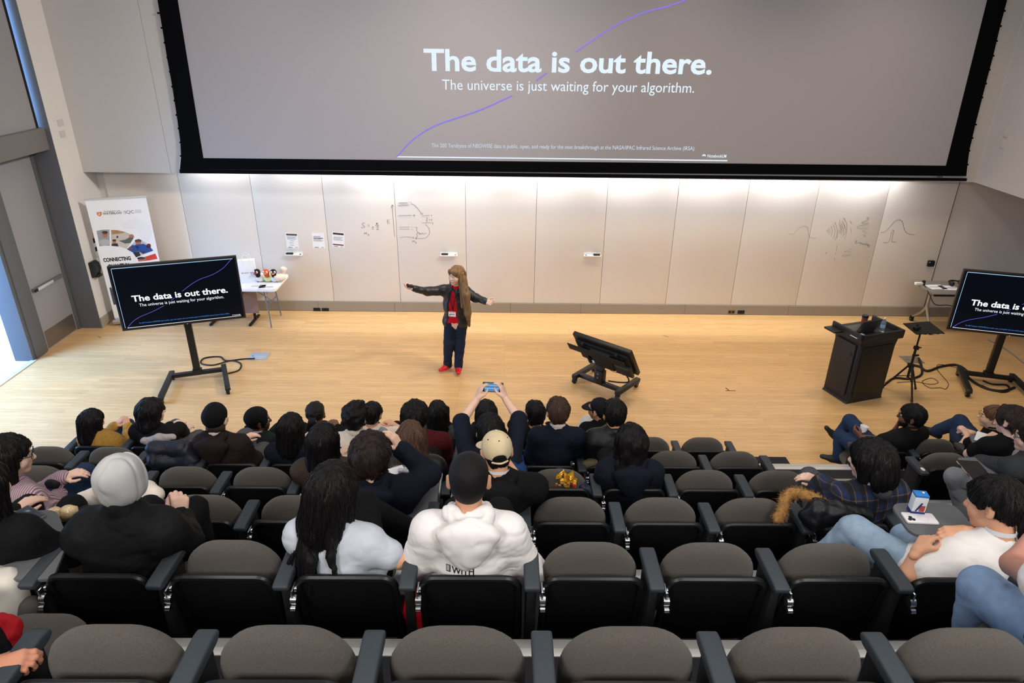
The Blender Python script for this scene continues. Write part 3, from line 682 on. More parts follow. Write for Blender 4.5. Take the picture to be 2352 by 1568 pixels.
def build_person(name, label, O, hc, Hm, Hp, S, ax, fw, arms, legs, skin, shirt, pants, shoes, hair, sw=.165, lod=.0085, seated=True, smile=False, browc=(40, 30, 26), extra=None, hips=.12, handlod=None, group=None, noface=False, beard=None, heavy=1.0, hs=1.09, slim=1.0):
    """one continuous body (head, torso, limbs, hands) with hair and clothing as children"""
    sk = skinm(skin); O = np.asarray(O, float)
    Lp, Rp = S - ax * sw, S + ax * sw
    N = hc + Hm @ V3(0, -.03, -.125)
    C = Hp * .38 + S * .62 - fw * .015
    def torso(v, i, low=True):
        v.cap(Hp, C, (.128 + i) * heavy, (.150 + i) * heavy, k=.05, flat=(fw, .74)); v.cap(C, S - V3(0, 0, .045), (.150 + i) * heavy, .105 + i, k=.05, flat=(fw, .76))
        v.cap(Lp * .94 + S * .06, Rp * .94 + S * .06, .056 + i, k=.06)
        for s in (Lp, Rp): v.cap(S * .45 + s * .55 + V3(0, 0, .0), N * .92 + S * .08 - V3(0, 0, .012), .042 + i, .044 + i * .6, k=.05)
    def arm(v, A, sh, i, f0=0., f1=2., k=.05):
        el, wr = A['el'], A['wr']
        if f1 <= 1: v.cap(sh, sh + (el - sh) * f1, .054 + i, .050 + i, k=k)
        else:
            v.cap(sh, el, .054 + i, .044 + i, k=k); e = el + (wr - el) * (f1 - 1); v.cap(el, e, .044 + i, .044 + (.031 - .044) * (f1 - 1) + i * .8, k=.025)
    def leg(v, G, s, i, f=1.):
        h = Hp + ax * s * .085 + fw * .0; v.cap(h, G['kn'], .088 * slim + i, .060 * slim + i, k=.05 * slim); v.cap(G['kn'], G['kn'] + (G['an'] - G['kn']) * f, .058 + i, .040 + i * (1.3 if f > .8 else 1), k=.03)
    # --- body
    b = Vol(); torso(b, -.004); b.cap(Hp - ax * .07, Hp + ax * .07, .105 * slim, k=.05)
    b.cap(N + V3(0, 0, .02), S, .054, .06, k=.04)
    for s, A, sh in ((-1, arms['L'], Lp), (1, arms['R'], Rp)): arm(b, A, sh, -.003)
    for s, G in ((-1, legs['L']), (1, legs['R'])): leg(b, G, s, -.018); b.cap(G['an'], G['an'] + G['toe'] * .10 - V3(0, 0, .03), .028, .022, k=.03)
    pieces = [(b.mesh(max(.0135, lod * 1.5)), sk)]
    hp = head_piece(sk, min(lod, .0075), smile, browc, ears=True) if not noface else [(Vol().ell((0, 0, 0), .08).mesh(.012), sk)]
    pieces += [(xf(p, hc, rot=Hm * hs), mm) for p, mm in hp]
    for s, A in ((-1, arms['L']), (1, arms['R'])):
        if A.get('hide'): continue
        wr, el = A['wr'], A['el']; d = A.get('hd', wr - el); n = A.get('hn', V3(0, .2, -1))
        hv = hand_vol(wr, d, n, s, A.get('curl', (.35, .4, .3)), A.get('spread', .05), A.get('thumb', .5), A.get('hs', 1.))
        pieces.append((hv.mesh(handlod or (.0052 if lod < .0085 else .0062)), sk))
    body = obj(name, pieces, None, None, 180, loc=O); tag(body, label, 'person', group)
    def child(nm, p, m_, par=body, sharp=180):
        if not isinstance(p, list): p = (p[0] - O, p[1])
        else: p = [((q[0] - O, q[1]), mm) for q, mm in p]
        return obj(nm, p, m_, par, sharp)
    # --- shirt
    i = shirt.get('loose', .014); v = Vol(); torso(v, i); v.cap(Hp - ax * .06, Hp + ax * .06, .115 * slim + i, k=.05)
    f1 = {'long': 1.97, 'short': .62, 'elbow': 1.0, 'mid': 1.35, 'none': .15}[shirt.get('sleeve', 'long')]
    for A, sh, key in ((arms['L'], Lp, 'L'), (arms['R'], Rp, 'R')): arm(v, A, sh, i + (.004 if f1 < 1 else 0), f1=f1 if not A.get('sleeve') else A['sleeve'])
    hoodv = None
    if shirt.get('hood'):     # hood lying on the back, a piece of its own
        hoodv = Vol(); t_ = rx(.35); hb = N - fw * (.118 + i * .5) - V3(0, 0, .095)
        hoodv.ell(hb + V3(0, 0, .045), (.150, .060, .075), k=.03, rot=t_).ell(hb - V3(0, 0, .035) - fw * .004, (.112, .052, .085), k=.05, rot=t_).ell(hb - V3(0, 0, .10) + fw * .004, (.06, .042, .06), k=.05, rot=t_)
        for s_ in (-1, 1): hoodv.cap(N + ax * s_ * .075 + fw * .035 - V3(0, 0, .035), N + ax * s_ * .078 - fw * .05 + V3(0, 0, .0), .030, .038, k=.03).cap(N + ax * s_ * .078 - fw * .05, N - fw * .10 - V3(0, 0, .005), .038, .042, k=.03)
        hoodv.cap(N - V3(0, 0, .06) + fw * .01, N + V3(0, 0, .16) + fw * .02, .062, .07, k=.012, op='s'); hoodv.ell(N - fw * .085 + V3(0, 0, .035), (.075, .03, .035), k=.02, op='s')
    if shirt.get('collar'):
        ch = shirt['collar']; v.cap(N - ax * .055 + V3(0, .01, -.02), N - fw * .05 + V3(0, 0, ch), .028, .026, k=.02).cap(N + ax * .055 + V3(0, .01, -.02), N - fw * .05 + V3(0, 0, ch), .028, .026, k=.02).cap(N - ax * .055 + V3(0, .01, -.02), N + fw * .055 + V3(0, 0, -.02), .026, k=.02).cap(N + ax * .055 + V3(0, .01, -.02), N + fw * .055 + V3(0, 0, -.02), .026, k=.02)
        v.cap(N + V3(0, 0, -.01), N + V3(0, 0, .2), .047, k=.008, op='s')
    else: v.cap(N + V3(0, 0, .012) - fw * .0, N + V3(0, 0, .2), .058, k=.012, op='s')
    if 'hem' in shirt: v.plane(Hp + V3(0, 0, shirt['hem']), (0, 0, -1), k=.006)
    fold = shirt.get('fold', .007)
    if shirt.get('puffer'): nz = [(.007, (3, 3, 26)), (.006, (14, 14, 14))]
    else: nz = [(fold * .8, (8, 8, 11)), (fold * .7, (4.5, 4.5, 9), 4.2), (fold * .35, (13, 13, 24), 3.4), (fold * .2, (40, 40, 46))]
    sh_o = child(shirt.get('name', 'shirt'), v.mesh(lod * 1.25, noise=nz), shirt['m'])
    if hoodv: child('hood', hoodv.mesh(lod * 1.05, noise=[(.008, (9, 9, 9)), (.005, (8, 8, 5), 4.0), (.002, (36, 36, 30))]), shirt['m'], sh_o)
    # --- trousers and shoes
    v = Vol(); v.cap(Hp - ax * .065, Hp + ax * .065, .112 * slim, k=.05)
    for s, G in ((-1, legs['L']), (1, legs['R'])): leg(v, G, s, pants.get('loose', .010), 1.02)
    pt = child(pants.get('name', 'trousers'), v.mesh(pants.get('lod', lod * 1.7), noise=[(.005, (10, 10, 10)), (.007, (9, 9, 12), 3.0), (.002, (36, 36, 36))]), pants['m'])
    for s, G in ((-1, legs['L']), (1, legs['R'])):
        if G.get('hide'): continue
        t = nrm(G['toe']); u = G.get('sole', V3(0, 0, -1)); u = nrm(u - t * (u @ t)); v = Vol(); a = G['an'] + u * .035
        v.cap(a - t * .05, a + t * .05, .040, .042, k=.03).cap(a + t * .05, a + t * .15, .040, .033, k=.03, flat=(u, .8)).cap(a - u * .02 - t * .02, a - u * .05 - t * .02, .044, .045, k=.02)
        v.plane(a + u * .036, u, k=.006)
        child('shoe', v.mesh(.009 if lod >= .0085 else .007), shoes)
    # --- hair or headwear
    def hchild(nm, p, m_, par=body): return child(nm, xf(p, hc, rot=Hm * hs), m_, par)
    g = Hm.T @ V3(0, 0, -1); st = hair['style']; th = hair.get('th', .014); hm_ = hairm(hair.get('c', (16, 14, 15))); hl = hair.get('lod', max(.0062, lod * .85))
    strand = [(.0060, (100, 100, 8)), (.0045, (40, 40, 6)), (.0045, (190, 190, 12))]
    c0 = V3(0, -.012, .03); r0 = V3(.076, .096, .086)
    def face_cut(v, dz=0.): v.ell((0, .118, -.035 + dz), (.070, .085, .105), k=.012, op='s')
    def ear_cut(v):
        for s in (-1, 1): v.ell((s * .094, -.010, -.012), (.026, .030, .040), k=.008, op='s')
    if st in ('short', 'messy', 'curly', 'buzz'):
        v = Vol().ell(c0, r0 + th).ell((0, -.055, -.02), (.062 + th * .5, .05 + th * .6, .06), k=.03)
        if st == 'messy': v.ell((0, .03, .085), (.07, .07, .03), k=.03); v.ell((.0, -.06, -.05), (.066, .045, .05), k=.03)
        face_cut(v, -.01 if st == 'messy' else 0)
        v.plane((0, -.09, hair.get('nape', -.075)), (0, .30, -.95), k=.01); ear_cut(v)
        nz = {'short': strand, 'messy': [(.010, (40, 40, 9)), (.006, (80, 80, 22))], 'curly': [(.014, (34, 34, 34)), (.006, (75, 75, 75))], 'buzz': [(.0012, (200, 200, 200))]}[st]
        hchild('hair', v.mesh(hl, noise=nz), hm_)
    elif st in ('long', 'bob', 'wavy'):
        L = hair.get('len', .38 if st != 'bob' else .20); v = Vol().ell(c0, r0 + th)
        bk = V3(0, -.072, .0); sw_ = Hm.T @ np.asarray(hair.get('sway', V3(0, 0, 0)))
        e1 = bk + g * min(.16, L * .6) + (Hm.T @ (-fw)) * .02 + sw_ * .4; e2 = bk + g * L + (Hm.T @ (-fw)) * hair.get('back', .055) + sw_
        v.cap(bk, e1, .082 + th * .6, .084 + th * .5, k=.03, flat=((0, 1, 0), .72)); v.cap(e1, e2, .084 + th * .5, hair.get('tip', .055), k=.03, flat=((0, 1, 0), .5))
        for s in (-1, 1):
            a = V3(s * .066, -.002, .02); v.cap(a, a + g * min(L, .17) + V3(s * .012, -.02, 0) + sw_ * .3, .032 + th * .5, .034, k=.025)
        for q in hair.get('locks', []): v.cap(q[0], q[1], q[2], q[3], k=.02)
        face_cut(v, -.02)
        v.cap(V3(0, .03, -.10), V3(0, .06, -.30), .062, .09, k=.015, op='s')
        nz = strand if st != 'wavy' else [(.010, (30, 30, 16)), (.005, (80, 80, 14))]
        hchild('hair', v.mesh(hl, noise=nz), hm_)
    elif st == 'ponytail':
        v = Vol().ell(c0, r0 + th); face_cut(v); v.plane((0, -.09, -.06), (0, .42, -.9), k=.01); ear_cut(v); hchild('hair', v.mesh(hl, noise=strand), hm_)
        v = Vol(); p0 = V3(0, -.10, .01); v.ell(p0, .026); v.cap(p0 + V3(0, -.02, 0), p0 + V3(0, -.045, 0) + g * .12, .036, .028, k=.02); hchild('hair', v.mesh(hl, noise=strand), hm_)
        hchild('hair_tie', tube([(p0 + V3(.026 * math.cos(t), -.012, .026 * math.sin(t)))[:].tolist() for t in np.linspace(0, 6.28, 13)], .007, 6), hair.get('tie', BLACKM))
    elif st == 'braids':
        v = Vol().ell(c0, r0 + .012); face_cut(v); v.plane((0, -.09, -.06), (0, .35, -.93), k=.01); hchild('hair', v.mesh(hl, noise=[(.006, (75, 9, 60))]), hm_)
        p0 = V3(0, -.112, -.005); ps = []
        for j in range(13):
            a = (j - 6) / 6; pts = [p0 + V3(a * .024, 0, .02 + .0 * a), p0 + V3(a * .034, -.028, -.0) + g * .03, p0 + V3(a * .07, -.015, 0) + g * (.13 + .02 * math.cos(j * 2.1)), p0 + V3(a * .085, .0, 0) + g * (.25 + .03 * math.sin(j * 1.7))]
            ps.append(tube(smooth_path(pts, 5), [.0095 * (1 - .03 * (q % 4)) for q in range(16)], 6))
        hchild('braid_bundle', join(*ps), hm_)
        hchild('hair_tie', tube([(p0 + V3(.036 * math.cos(t), -.014 + .0 * t, .012 * math.sin(t)) + g * .012)[:].tolist() for t in np.linspace(0, 6.28, 17)], .0055, 6), mat('pale gold elastic', rgb(205, 175, 120), .5))
    elif st in ('beanie', 'headwrap'):
        m2 = hair['hat']; v = Vol().ell(c0 + V3(0, -.006, .012), r0 + V3(.017, .018, .024))
        if st == 'beanie':
            v.ell((0, -.07, .04), (.07, .05, .07), k=.03); v.plane((0, -.1, -.055), (0, .36, -.93), k=.012); v.ell((0, .118, -.05), (.062, .07, .095), k=.012, op='s')
            hat = hchild('beanie', v.mesh(hl, noise=[(.004, (14, 14, 14)), (.0012, (120, 120, 8))]), m2)
            h2 = Vol().ell((0, -.05, -.055), (.068, .05, .045)).ell((-.05, -.03, -.06), (.03, .03, .045)).ell((.05, -.03, -.06), (.03, .03, .045)); hchild('hair', h2.mesh(hl, noise=strand), hm_)
        else:
            v.ell((0, .0, -.01), (.085, .085, .06), k=.03); v.ell((0, .12, -.035), (.066, .078, .1), k=.012, op='s'); v.ell(hair.get('knot', (-.02, -.10, -.075)), (.066, .05, .055), k=.02); v.plane((0, 0, -.12), (0, 0, -1)); ear_cut(v)
            hchild('headwrap', v.mesh(hl, noise=[(.006, (12, 12, 26))]), m2)
    elif st == 'cap':
        m2 = hair['hat']; v = Vol().ell((0, -.02, .03), (.086, .105, .098)); v.plane((0, -.1, -.018), (0, .12, -.99), k=.006); v.ell((0, -.115, -.012), (.038, .045, .034), k=.008, op='s'); v.ell((0, -.01, .02), (.078, .098, .088), k=.004, op='s')
        hat = hchild('baseball_cap', v.mesh(.006 if lod > .008 else .0052, noise=[(.0018, (16, 16, 16))]), m2)
        br = Vol().cap((-.035, .07, .012), (.035, .07, .012), .056, k=.02, flat=((0, 0, 1), .09)).cap((-.03, .11, .006), (.03, .11, .006), .052, k=.03, flat=((0, 0, 1), .1))
        hchild('brim', br.mesh(.005), m2, hat); hchild('button', ball((0, -.02, .130), (.009, .009, .005)), m2, hat)
        hchild('strap', tube(smooth_path([(-.045, -.098, -.022), (0, -.122, -.024), (.045, -.098, -.022)], 5), .006, 6), m2, hat)
        ey = []
        for k in range(6):
            a = math.radians(30 + 60 * k); ey.append(ball((.062 * math.cos(a), -.02 + .078 * math.sin(a), .03 + .068), (.0042, .0042, .003), 8, 5))
        hchild('eyelet', join(*ey), hair.get('eye', BLACKM), hat)
        v = Vol().ell((0, -.022, .01), (.080, .098, .07)); v.ell((0, -.06, -.03), (.062, .045, .05), k=.02); face_cut(v); v.plane((0, -.09, -.07), (0, .35, -.93), k=.01); ear_cut(v); v.plane((0, 0, .03), (0, 0, 1), k=.004); hchild('hair', v.mesh(hl, noise=strand), hm_)
    elif st == 'hood':
        m2 = hair['hat']; v = Vol().ell((0, -.018, .022), (.108, .128, .122)).ell((0, -.02, -.06), (.100, .108, .085), k=.05)
        v.ell((0, .15, -.02), (.08, .12, .115), k=.02, op='s'); hchild('hood', v.mesh(.0068, noise=[(.006, (8, 8, 9)), (.011, (9, 9, 5), 3.0), (.004, (24, 24, 6))]), m2)
        hchild('hem', tube(smooth_path([(V3(.088 * math.cos(t), .062 + .02 * math.sin(t) * 0, -.01 + .12 * math.sin(t)))[:].tolist() for t in np.linspace(-1.1, 4.24, 16)], 3), .010, 7), m2)
    if st in ('short', 'messy', 'curly', 'wavy', 'bob', 'long', 'ponytail'):
        for o_ in body.children:
            if o_.name.split('.')[0] == 'hair': add_strands(o_, hc, Hm, st, hair.get('strands', 900 if lod < .0083 else 380), len(label), .0011 if lod < .0083 else .0015)
    if beard: 
        v = Vol().ell((0, .028, -.052), (.063, .066, .07)).ell((0, .068, -.10), .025, k=.03); v.ell((0, .10, .015), (.09, .06, .066), k=.012, op='s'); v.plane((0, 0, -.01), (0, -.2, 1)); v.plane((0, -.01, 0), (0, -1, .0)); v.ell((0, .105, -.064), (.022, .02, .011), k=.006, op='s')
        hchild('beard', v.mesh(.0065, noise=[(.002, (90, 90, 90))]), hm_)
    if extra: extra(dict(child=child, hchild=hchild, N=N, S=S, ax=ax, fw=fw, hc=hc, Hm=Hm, shirt=sh_o, body=body, O=O, C=C, Hp=Hp, Lp=Lp, Rp=Rp))
    return body

def add_strands(o, hc, Hm, st, n, seed, thick=.0012):
    """loose locks laid over the hair surface from the crown downward, in the hair's own mesh"""
    me = o.data; V = [v.co.copy() for v in me.vertices]; F = [tuple(p.vertices) for p in me.polygons]
    if len(F) < 50: return
    bv = BVHTree.FromPolygons(V, F); R = random.Random(seed); crown = Vector(hc + Hm @ V3(0, -.035, .125)) - o.parent.location if o.parent else Vector(hc)
    down = Vector((0, 0, -1)); vs, fs = [], []; hcv = Vector(hc) - (o.parent.location if o.parent else Vector())
    L = {'short': (5, 9), 'messy': (5, 10), 'curly': (4, 7), 'wavy': (9, 18), 'bob': (9, 18), 'long': (12, 30), 'ponytail': (6, 10)}[st]
    for _ in range(n):
        p = V[R.randrange(len(V))].copy()
        if st in ('long', 'wavy', 'bob') and R.random() < .5: p = hcv + Vector((R.gauss(0, .06), R.gauss(-.03, .06), R.uniform(.04, .13)))
        q = bv.find_nearest(p)
        if q[0] is None: continue
        p, nn = q[0], q[1]; pts = []; k = R.randint(*L); lift = R.uniform(.0002, .0022); wob = Vector((R.gauss(0, 1), R.gauss(0, 1), R.gauss(0, .4)))
        for j in range(k):
            rad = (p - crown); d = rad - nn * rad.dot(nn); d = d.normalized() if d.length > 1e-5 else Vector((0, -1, 0)); w = min(1, max(0, (p - crown).length / .12)) if st in ('long', 'wavy', 'bob') else .35
            d = d * (1 - w * .8) + (down - nn * down.dot(nn)) * w + wob * {'curly': .9, 'messy': .55, 'wavy': .3}.get(st, .12)
            if d.length < 1e-4: break
            pts.append(p + nn * (lift + (.006 * (j / k) ** 3 * R.uniform(.2, 1.6) if st in ('short', 'messy', 'curly', 'wavy') else .003 * (j / k) ** 2)))
            p2 = p + d.normalized() * .0115; q = bv.find_nearest(p2)
            if q[0] is None or (q[0] - p2).length > .02: break
            p, nn = q[0], q[1]
        if len(pts) < 4: continue
        m_ = len(pts); t = tube(pts, [thick * (math.sin(math.pi * min(1, .25 + .75 * i / m_)) + .2) for i in range(m_)], 3, cap=False)
        b0 = len(vs); vs += t[0].tolist(); fs += [tuple(i + b0 for i in f) for f in t[1]]
    if not vs: return
    allv = np.concatenate([np.array([v[:] for v in V]), np.array(vs)]); n0 = len(V); mats_ = list(me.materials); nF = len(F)
    m2 = bpy.data.meshes.new('hair'); m2.from_pydata(allv.tolist(), [], F + [tuple(i + n0 for i in f) for f in fs])
    c = mats_[0].node_tree.nodes['Principled BSDF'].inputs['Base Color'].default_value
    hl = mat('lock ' + mats_[0].name, (min(1, c[0] * 1.9 + .004), min(1, c[1] * 1.8 + .0035), min(1, c[2] * 1.7 + .0035)), .38, spec=.5)  # lighter copy of the hair colour, painting highlights onto some locks
    m2.materials.append(mats_[0]); m2.materials.append(hl); m2.polygons.foreach_set('material_index', [0] * nF + [(i // 40) % 2 for i in range(len(fs))])
    m2.polygons.foreach_set('use_smooth', [True] * len(m2.polygons)); m2.update(); o.data = m2
def glasses(E, m_=None, w=.034):
    m_ = m_ or BLACK; ps = []
    for s in (-1, 1):
        c = V3(s * .032, .108, .0); ps.append(tube([(c + V3(.024 * math.cos(t), -.004 * abs(math.cos(t)), .019 * math.sin(t)))[:].tolist() for t in np.linspace(0, 2 * math.pi, 15)[:-1]], .002, 5, closed=True))
        ps.append(tube([(s * .056, .104, .006), (s * .082, .06, .010), (s * .086, -.004, .008)], .002, 5))
    ps.append(tube([(-.008, .108, .003), (0, .111, .006), (.008, .108, .003)], .002, 5))
    E['hchild']('glasses', join(*ps), m_)
def lanyard(E, m_, w=.011, front=True, r=.070):
    N, ax, fw = E['N'], E['ax'], E['fw']; pts = []
    for t in np.linspace(-.35 * math.pi, 1.35 * math.pi, 15)[::-1]:
        pts.append(N + ax * r * math.cos(t) - fw * (r * math.sin(t) * (.95)) + V3(0, 0, .024 + .014 * math.sin(t)))
    if front: pts = [E['S'] + fw * .16 - V3(0, 0, .22)] + pts + [E['S'] + fw * .16 - V3(0, 0, .22)]
    P = [Vector(p) for p in smooth_path([p.tolist() for p in pts], 3)]
    v = []; f = []
    for p in P: v += [(p.x, p.y, p.z - w), (p.x, p.y, p.z + w)]
    for i in range(len(P) - 1): f.append((2 * i, 2 * i + 2, 2 * i + 3, 2 * i + 1))
    q = piece(v, f); q2 = (q[0] + np.array([0, 0, .0]), [t[::-1] for t in q[1]])
    E['child']('lanyard', q, m_)

def seated(label, r, sx, head, hy=0., yaw=0, pitch=6, roll=0, skin=WARM, shirt=None, pants=None, shoes=None, hair=None, L=None, R=None, legL=None, legR=None, tyaw=0, hip=(0, .05, .5), sh=(0, 0, 0), **kw):
    O = V3(sx, row_y(r), tread(r)); hc = np.array(at(head[0], head[1], row_y(r) + hy)) - O + O
    Hm = rz(math.radians(yaw)) @ rx(-math.radians(pitch)) @ ry(math.radians(roll)) * 1.0
    ax = rz(math.radians(tyaw)) @ V3(1, 0, 0); fw = rz(math.radians(tyaw)) @ V3(0, 1, 0)
    S = hc + Hm @ V3(0, -.03, -.10) - fw * .012 + V3(0, 0, -.135) + V3(*sh); Hp = O + V3(*hip); sw = kw.get('sw', .165)
    def P(q):                                   # ('px', x, y, dy) -> world; otherwise offset from the seat
        if q[0] == 'z': return np.array(at_z(q[1], q[2], tread(r) + q[3]))
        if q[0] == 'px': return np.array(at(q[1], q[2], row_y(r) + q[3]))
        return O + V3(*q)
    arms = {}
    for s, nm, A in ((-1, 'L', L), (1, 'R', R)):
        A = dict(A or {}); shp = S + ax * s * sw
        A['el'] = P(A['el']) if 'el' in A else shp + ax * s * .045 + fw * .07 - V3(0, 0, .25)
        A['wr'] = P(A['wr']) if 'wr' in A else Hp + ax * s * .075 + fw * .27 + V3(0, 0, .12)
        given = 'wr' in ((L if s < 0 else R) or {})
        if 'hd' not in A: A['hd'] = nrm(A['wr'] - A['el']) + (0 if given else -ax * s * .5)
        arms[nm] = A
    legs = {}
    for s, nm, G in ((-1, 'L', legL), (1, 'R', legR)):
        G = dict(G or {})
        G['kn'] = P(G['kn']) if 'kn' in G else Hp + ax * s * .12 + fw * .42 + V3(0, 0, .03)
        G['an'] = P(G['an']) if 'an' in G else np.array([G['kn'][0], G['kn'][1] + .03, O[2] + .085])
        G['toe'] = V3(*G['toe']) if 'toe' in G else fw
        legs[nm] = G
    return build_person('person', label, O, hc, Hm, Hp, S, ax, fw, arms, legs, skin, shirt, pants, shoes or DARKSHOE, hair, **kw)
DARKSHOE = mat('dark shoe leather', rgb(24, 24, 26), .6, bump=.2)
# ---- print that lies on cloth: letters are dropped onto the garment along the viewing side of the wearer's back
from mathutils.bvhtree import BVHTree
def drape(E, p, nm, m_, off=.0025):
    me = E['shirt'].data; O = Vector(E['O']); bv = BVHTree.FromPolygons([v.co + O for v in me.vertices], [tuple(q.vertices) for q in me.polygons])
    out = []
    for v in p[0]:
        h = bv.ray_cast(Vector((v[0], v[1] - 1.0, v[2])), Vector((0, 1, 0)))
        out.append((v[0], (h[0].y - off) if h[0] is not None else v[1], v[2]))
    return E['child'](nm, (np.array(out), p[1]), m_)
def subdiv(p, n=2):
    bm = bmesh.new(); vs = [bm.verts.new(v) for v in p[0]]
    for f in p[1]:
        try: bm.faces.new([vs[i] for i in f])
        except ValueError: pass
    bmesh.ops.triangulate(bm, faces=bm.faces[:])
    bmesh.ops.subdivide_edges(bm, edges=bm.edges[:], cuts=n, use_grid_fill=True); return from_bm(bm)
def back_text(E, s, px, py, w, h, m_):
    c = at(px, py, E['S'][1] - .14); drape(E, xf(subdiv(text_piece(s, w, h, .01), 1), c), 'print', m_)
def hoodie_print(E):
    c = at(1036, 1330, E['S'][1] - .16); b = text_piece('WITH', .102, .036, .014); 
    drape(E, xf(subdiv(b, 2), c), 'print', INK)
    drape(E, xf(subdiv((np.array([(-.026, 0, 0), (-.006, 0, 0), (-.006, 0, .036), (-.026, 0, .036)], float), [(0, 1, 2, 3)]), 4), c), 'print', INK)
    for i in range(8): z = .006 + i * .0036; drape(E, xf((np.array([(-.0235, 0, z), (-.0105, 0, z), (-.0105, 0, z + .0016), (-.0235, 0, z + .0016)], float), [(0, 1, 2, 3)]), c), 'print', PAPER, .0035)
BK = (15, 13, 14)
c_black = cloth('black cotton', rgb(15, 15, 17)); c_navy = cloth('navy cotton', rgb(19, 25, 38)); c_navyh = cloth('navy fleece', rgb(17, 22, 34)); c_brownh = cloth('dark brown fleece', rgb(34, 26, 24))
c_mustard = mat('mustard cable knit', rgb(168, 128, 62), .9, var=.4, vscale=45, bump=1.0, bscale=110, spec=.15)
c_green = cloth('dark green knit', rgb(22, 32, 32)); c_cream = cloth('cream cotton', rgb(222, 210, 196)); c_maroon = cloth('maroon fleece', rgb(78, 20, 26)); c_char = mat('charcoal ribbed knit', rgb(56, 56, 60), .9, var=.4, vscale=60, stretch=(3, 3, .3), bump=1., bscale=90)
c_brown = cloth('brown canvas', rgb(62, 52, 44)); c_denim = cloth('blue denim', rgb(36, 52, 80), bscale=500); c_darkden = cloth('dark denim', rgb(30, 38, 56), bscale=500); c_lightden = cloth('pale denim', rgb(146, 168, 190), bscale=500, var=.28); c_middenim = cloth('washed blue denim', rgb(126, 152, 186), bscale=500, var=.25)
c_greyp = cloth('grey trousers', rgb(78, 78, 82)); c_greyl = cloth('light grey trousers', rgb(190, 188, 184)); c_heather = cloth('heather grey', rgb(136, 138, 142), var=.3, vscale=120)
c_white = cloth('white fleece', rgb(232, 228, 226), bump=.35, var=.04); c_tee = cloth('pale grey T-shirt', rgb(190, 196, 206), bump=.3, var=.04); c_wtee = cloth('white T-shirt', rgb(226, 222, 218), bump=.3, var=.05)
c_hoodg = cloth('light grey fleece', rgb(186, 186, 186), bump=.4, var=.06); c_dsw = cloth('dark grey sweat', rgb(52, 54, 57))
c_puff = mat('black quilted nylon', rgb(17, 19, 24), .5, bump=.3, bscale=30, spec=.4); c_khaki = cloth('beige twill', rgb(208, 190, 154), bump=.3)
c_nylon = mat('black shell nylon', rgb(9, 10, 12), .75, bump=.4, bscale=40, spec=.3)
LANW = mat('white lanyard', rgb(225, 225, 228), .6); LANB = mat('black lanyard', rgb(20, 20, 24), .6)
def ribbed_pink():
    M = mat('pink ribbed knit', rgb(192, 162, 172), .92); nt = M.node_tree; b = nt.nodes['Principled BSDF']
    tc = nt.nodes.new('ShaderNodeTexCoord'); w = nt.nodes.new('ShaderNodeTexWave'); w.bands_direction = 'X'; w.inputs['Scale'].default_value = 26; w.inputs['Distortion'].default_value = 1.2; w.inputs['Detail Scale'].default_value = .6
    nt.links.new(tc.outputs['Object'], w.inputs[0]); r = nt.nodes.new('ShaderNodeMix'); r.data_type = 'RGBA'; r.inputs[6].default_value = (*rgb(140, 112, 124), 1); r.inputs[7].default_value = (*rgb(204, 176, 186), 1)
    nt.links.new(w.outputs[1], r.inputs[0]); nt.links.new(r.outputs[2], b.inputs['Base Color'])
    bp = nt.nodes.new('ShaderNodeBump'); bp.inputs['Strength'].default_value = .9; bp.inputs['Distance'].default_value = .006; nt.links.new(w.outputs[1], bp.inputs['Height']); nt.links.new(bp.outputs[0], b.inputs['Normal']); return M
c_pink = ribbed_pink()
def plaid():
    M = mat('navy plaid flannel', rgb(24, 28, 40), .9); nt = M.node_tree; b = nt.nodes['Principled BSDF']; tc = nt.nodes.new('ShaderNodeTexCoord')
    last = None
    for direction, sc_, off, colr, th in (('X', 4.4, 0, (26, 44, 84), .62), ('Z', 4.4, 1.1, (26, 44, 84), .62), ('X', 4.4, 1.7, (120, 92, 52), .985), ('Z', 4.4, 2.4, (120, 92, 52), .985), ('X', 4.4, 3.6, (8, 9, 12), .8), ('Z', 4.4, 4.2, (8, 9, 12), .8)):
        w = nt.nodes.new('ShaderNodeTexWave'); w.bands_direction = direction; w.inputs['Scale'].default_value = sc_; w.inputs['Phase Offset'].default_value = off; nt.links.new(tc.outputs['Object'], w.inputs[0])
        mth = nt.nodes.new('ShaderNodeMath'); mth.operation = 'GREATER_THAN'; mth.inputs[1].default_value = th; nt.links.new(w.outputs[1], mth.inputs[0])
        sc2 = nt.nodes.new('ShaderNodeMath'); sc2.operation = 'MULTIPLY'; sc2.inputs[1].default_value = .55; nt.links.new(mth.outputs[0], sc2.inputs[0])
        mx = nt.nodes.new('ShaderNodeMix'); mx.data_type = 'RGBA'; nt.links.new(sc2.outputs[0], mx.inputs[0]); mx.inputs[7].default_value = (*rgb(*colr), 1)
        if last is None: mx.inputs[6].default_value = (*rgb(22, 24, 32), 1)
        else: nt.links.new(last, mx.inputs[6])
        last = mx.outputs[2]
    nt.links.new(last, b.inputs['Base Color']); return M
c_plaid = plaid()
def shirt(m_, **k): return dict(m=m_, **k)
def pants(m_, **k): return dict(m=m_, **k)
def ex(*fs): return lambda E: [f(E) for f in fs]
lanw = lambda E: lanyard(E, LANW)
lanb = lambda E: lanyard(E, LANB)
PEOPLE = {}
def sit(key, *a, **k): PEOPLE[key] = seated(*a, **k)

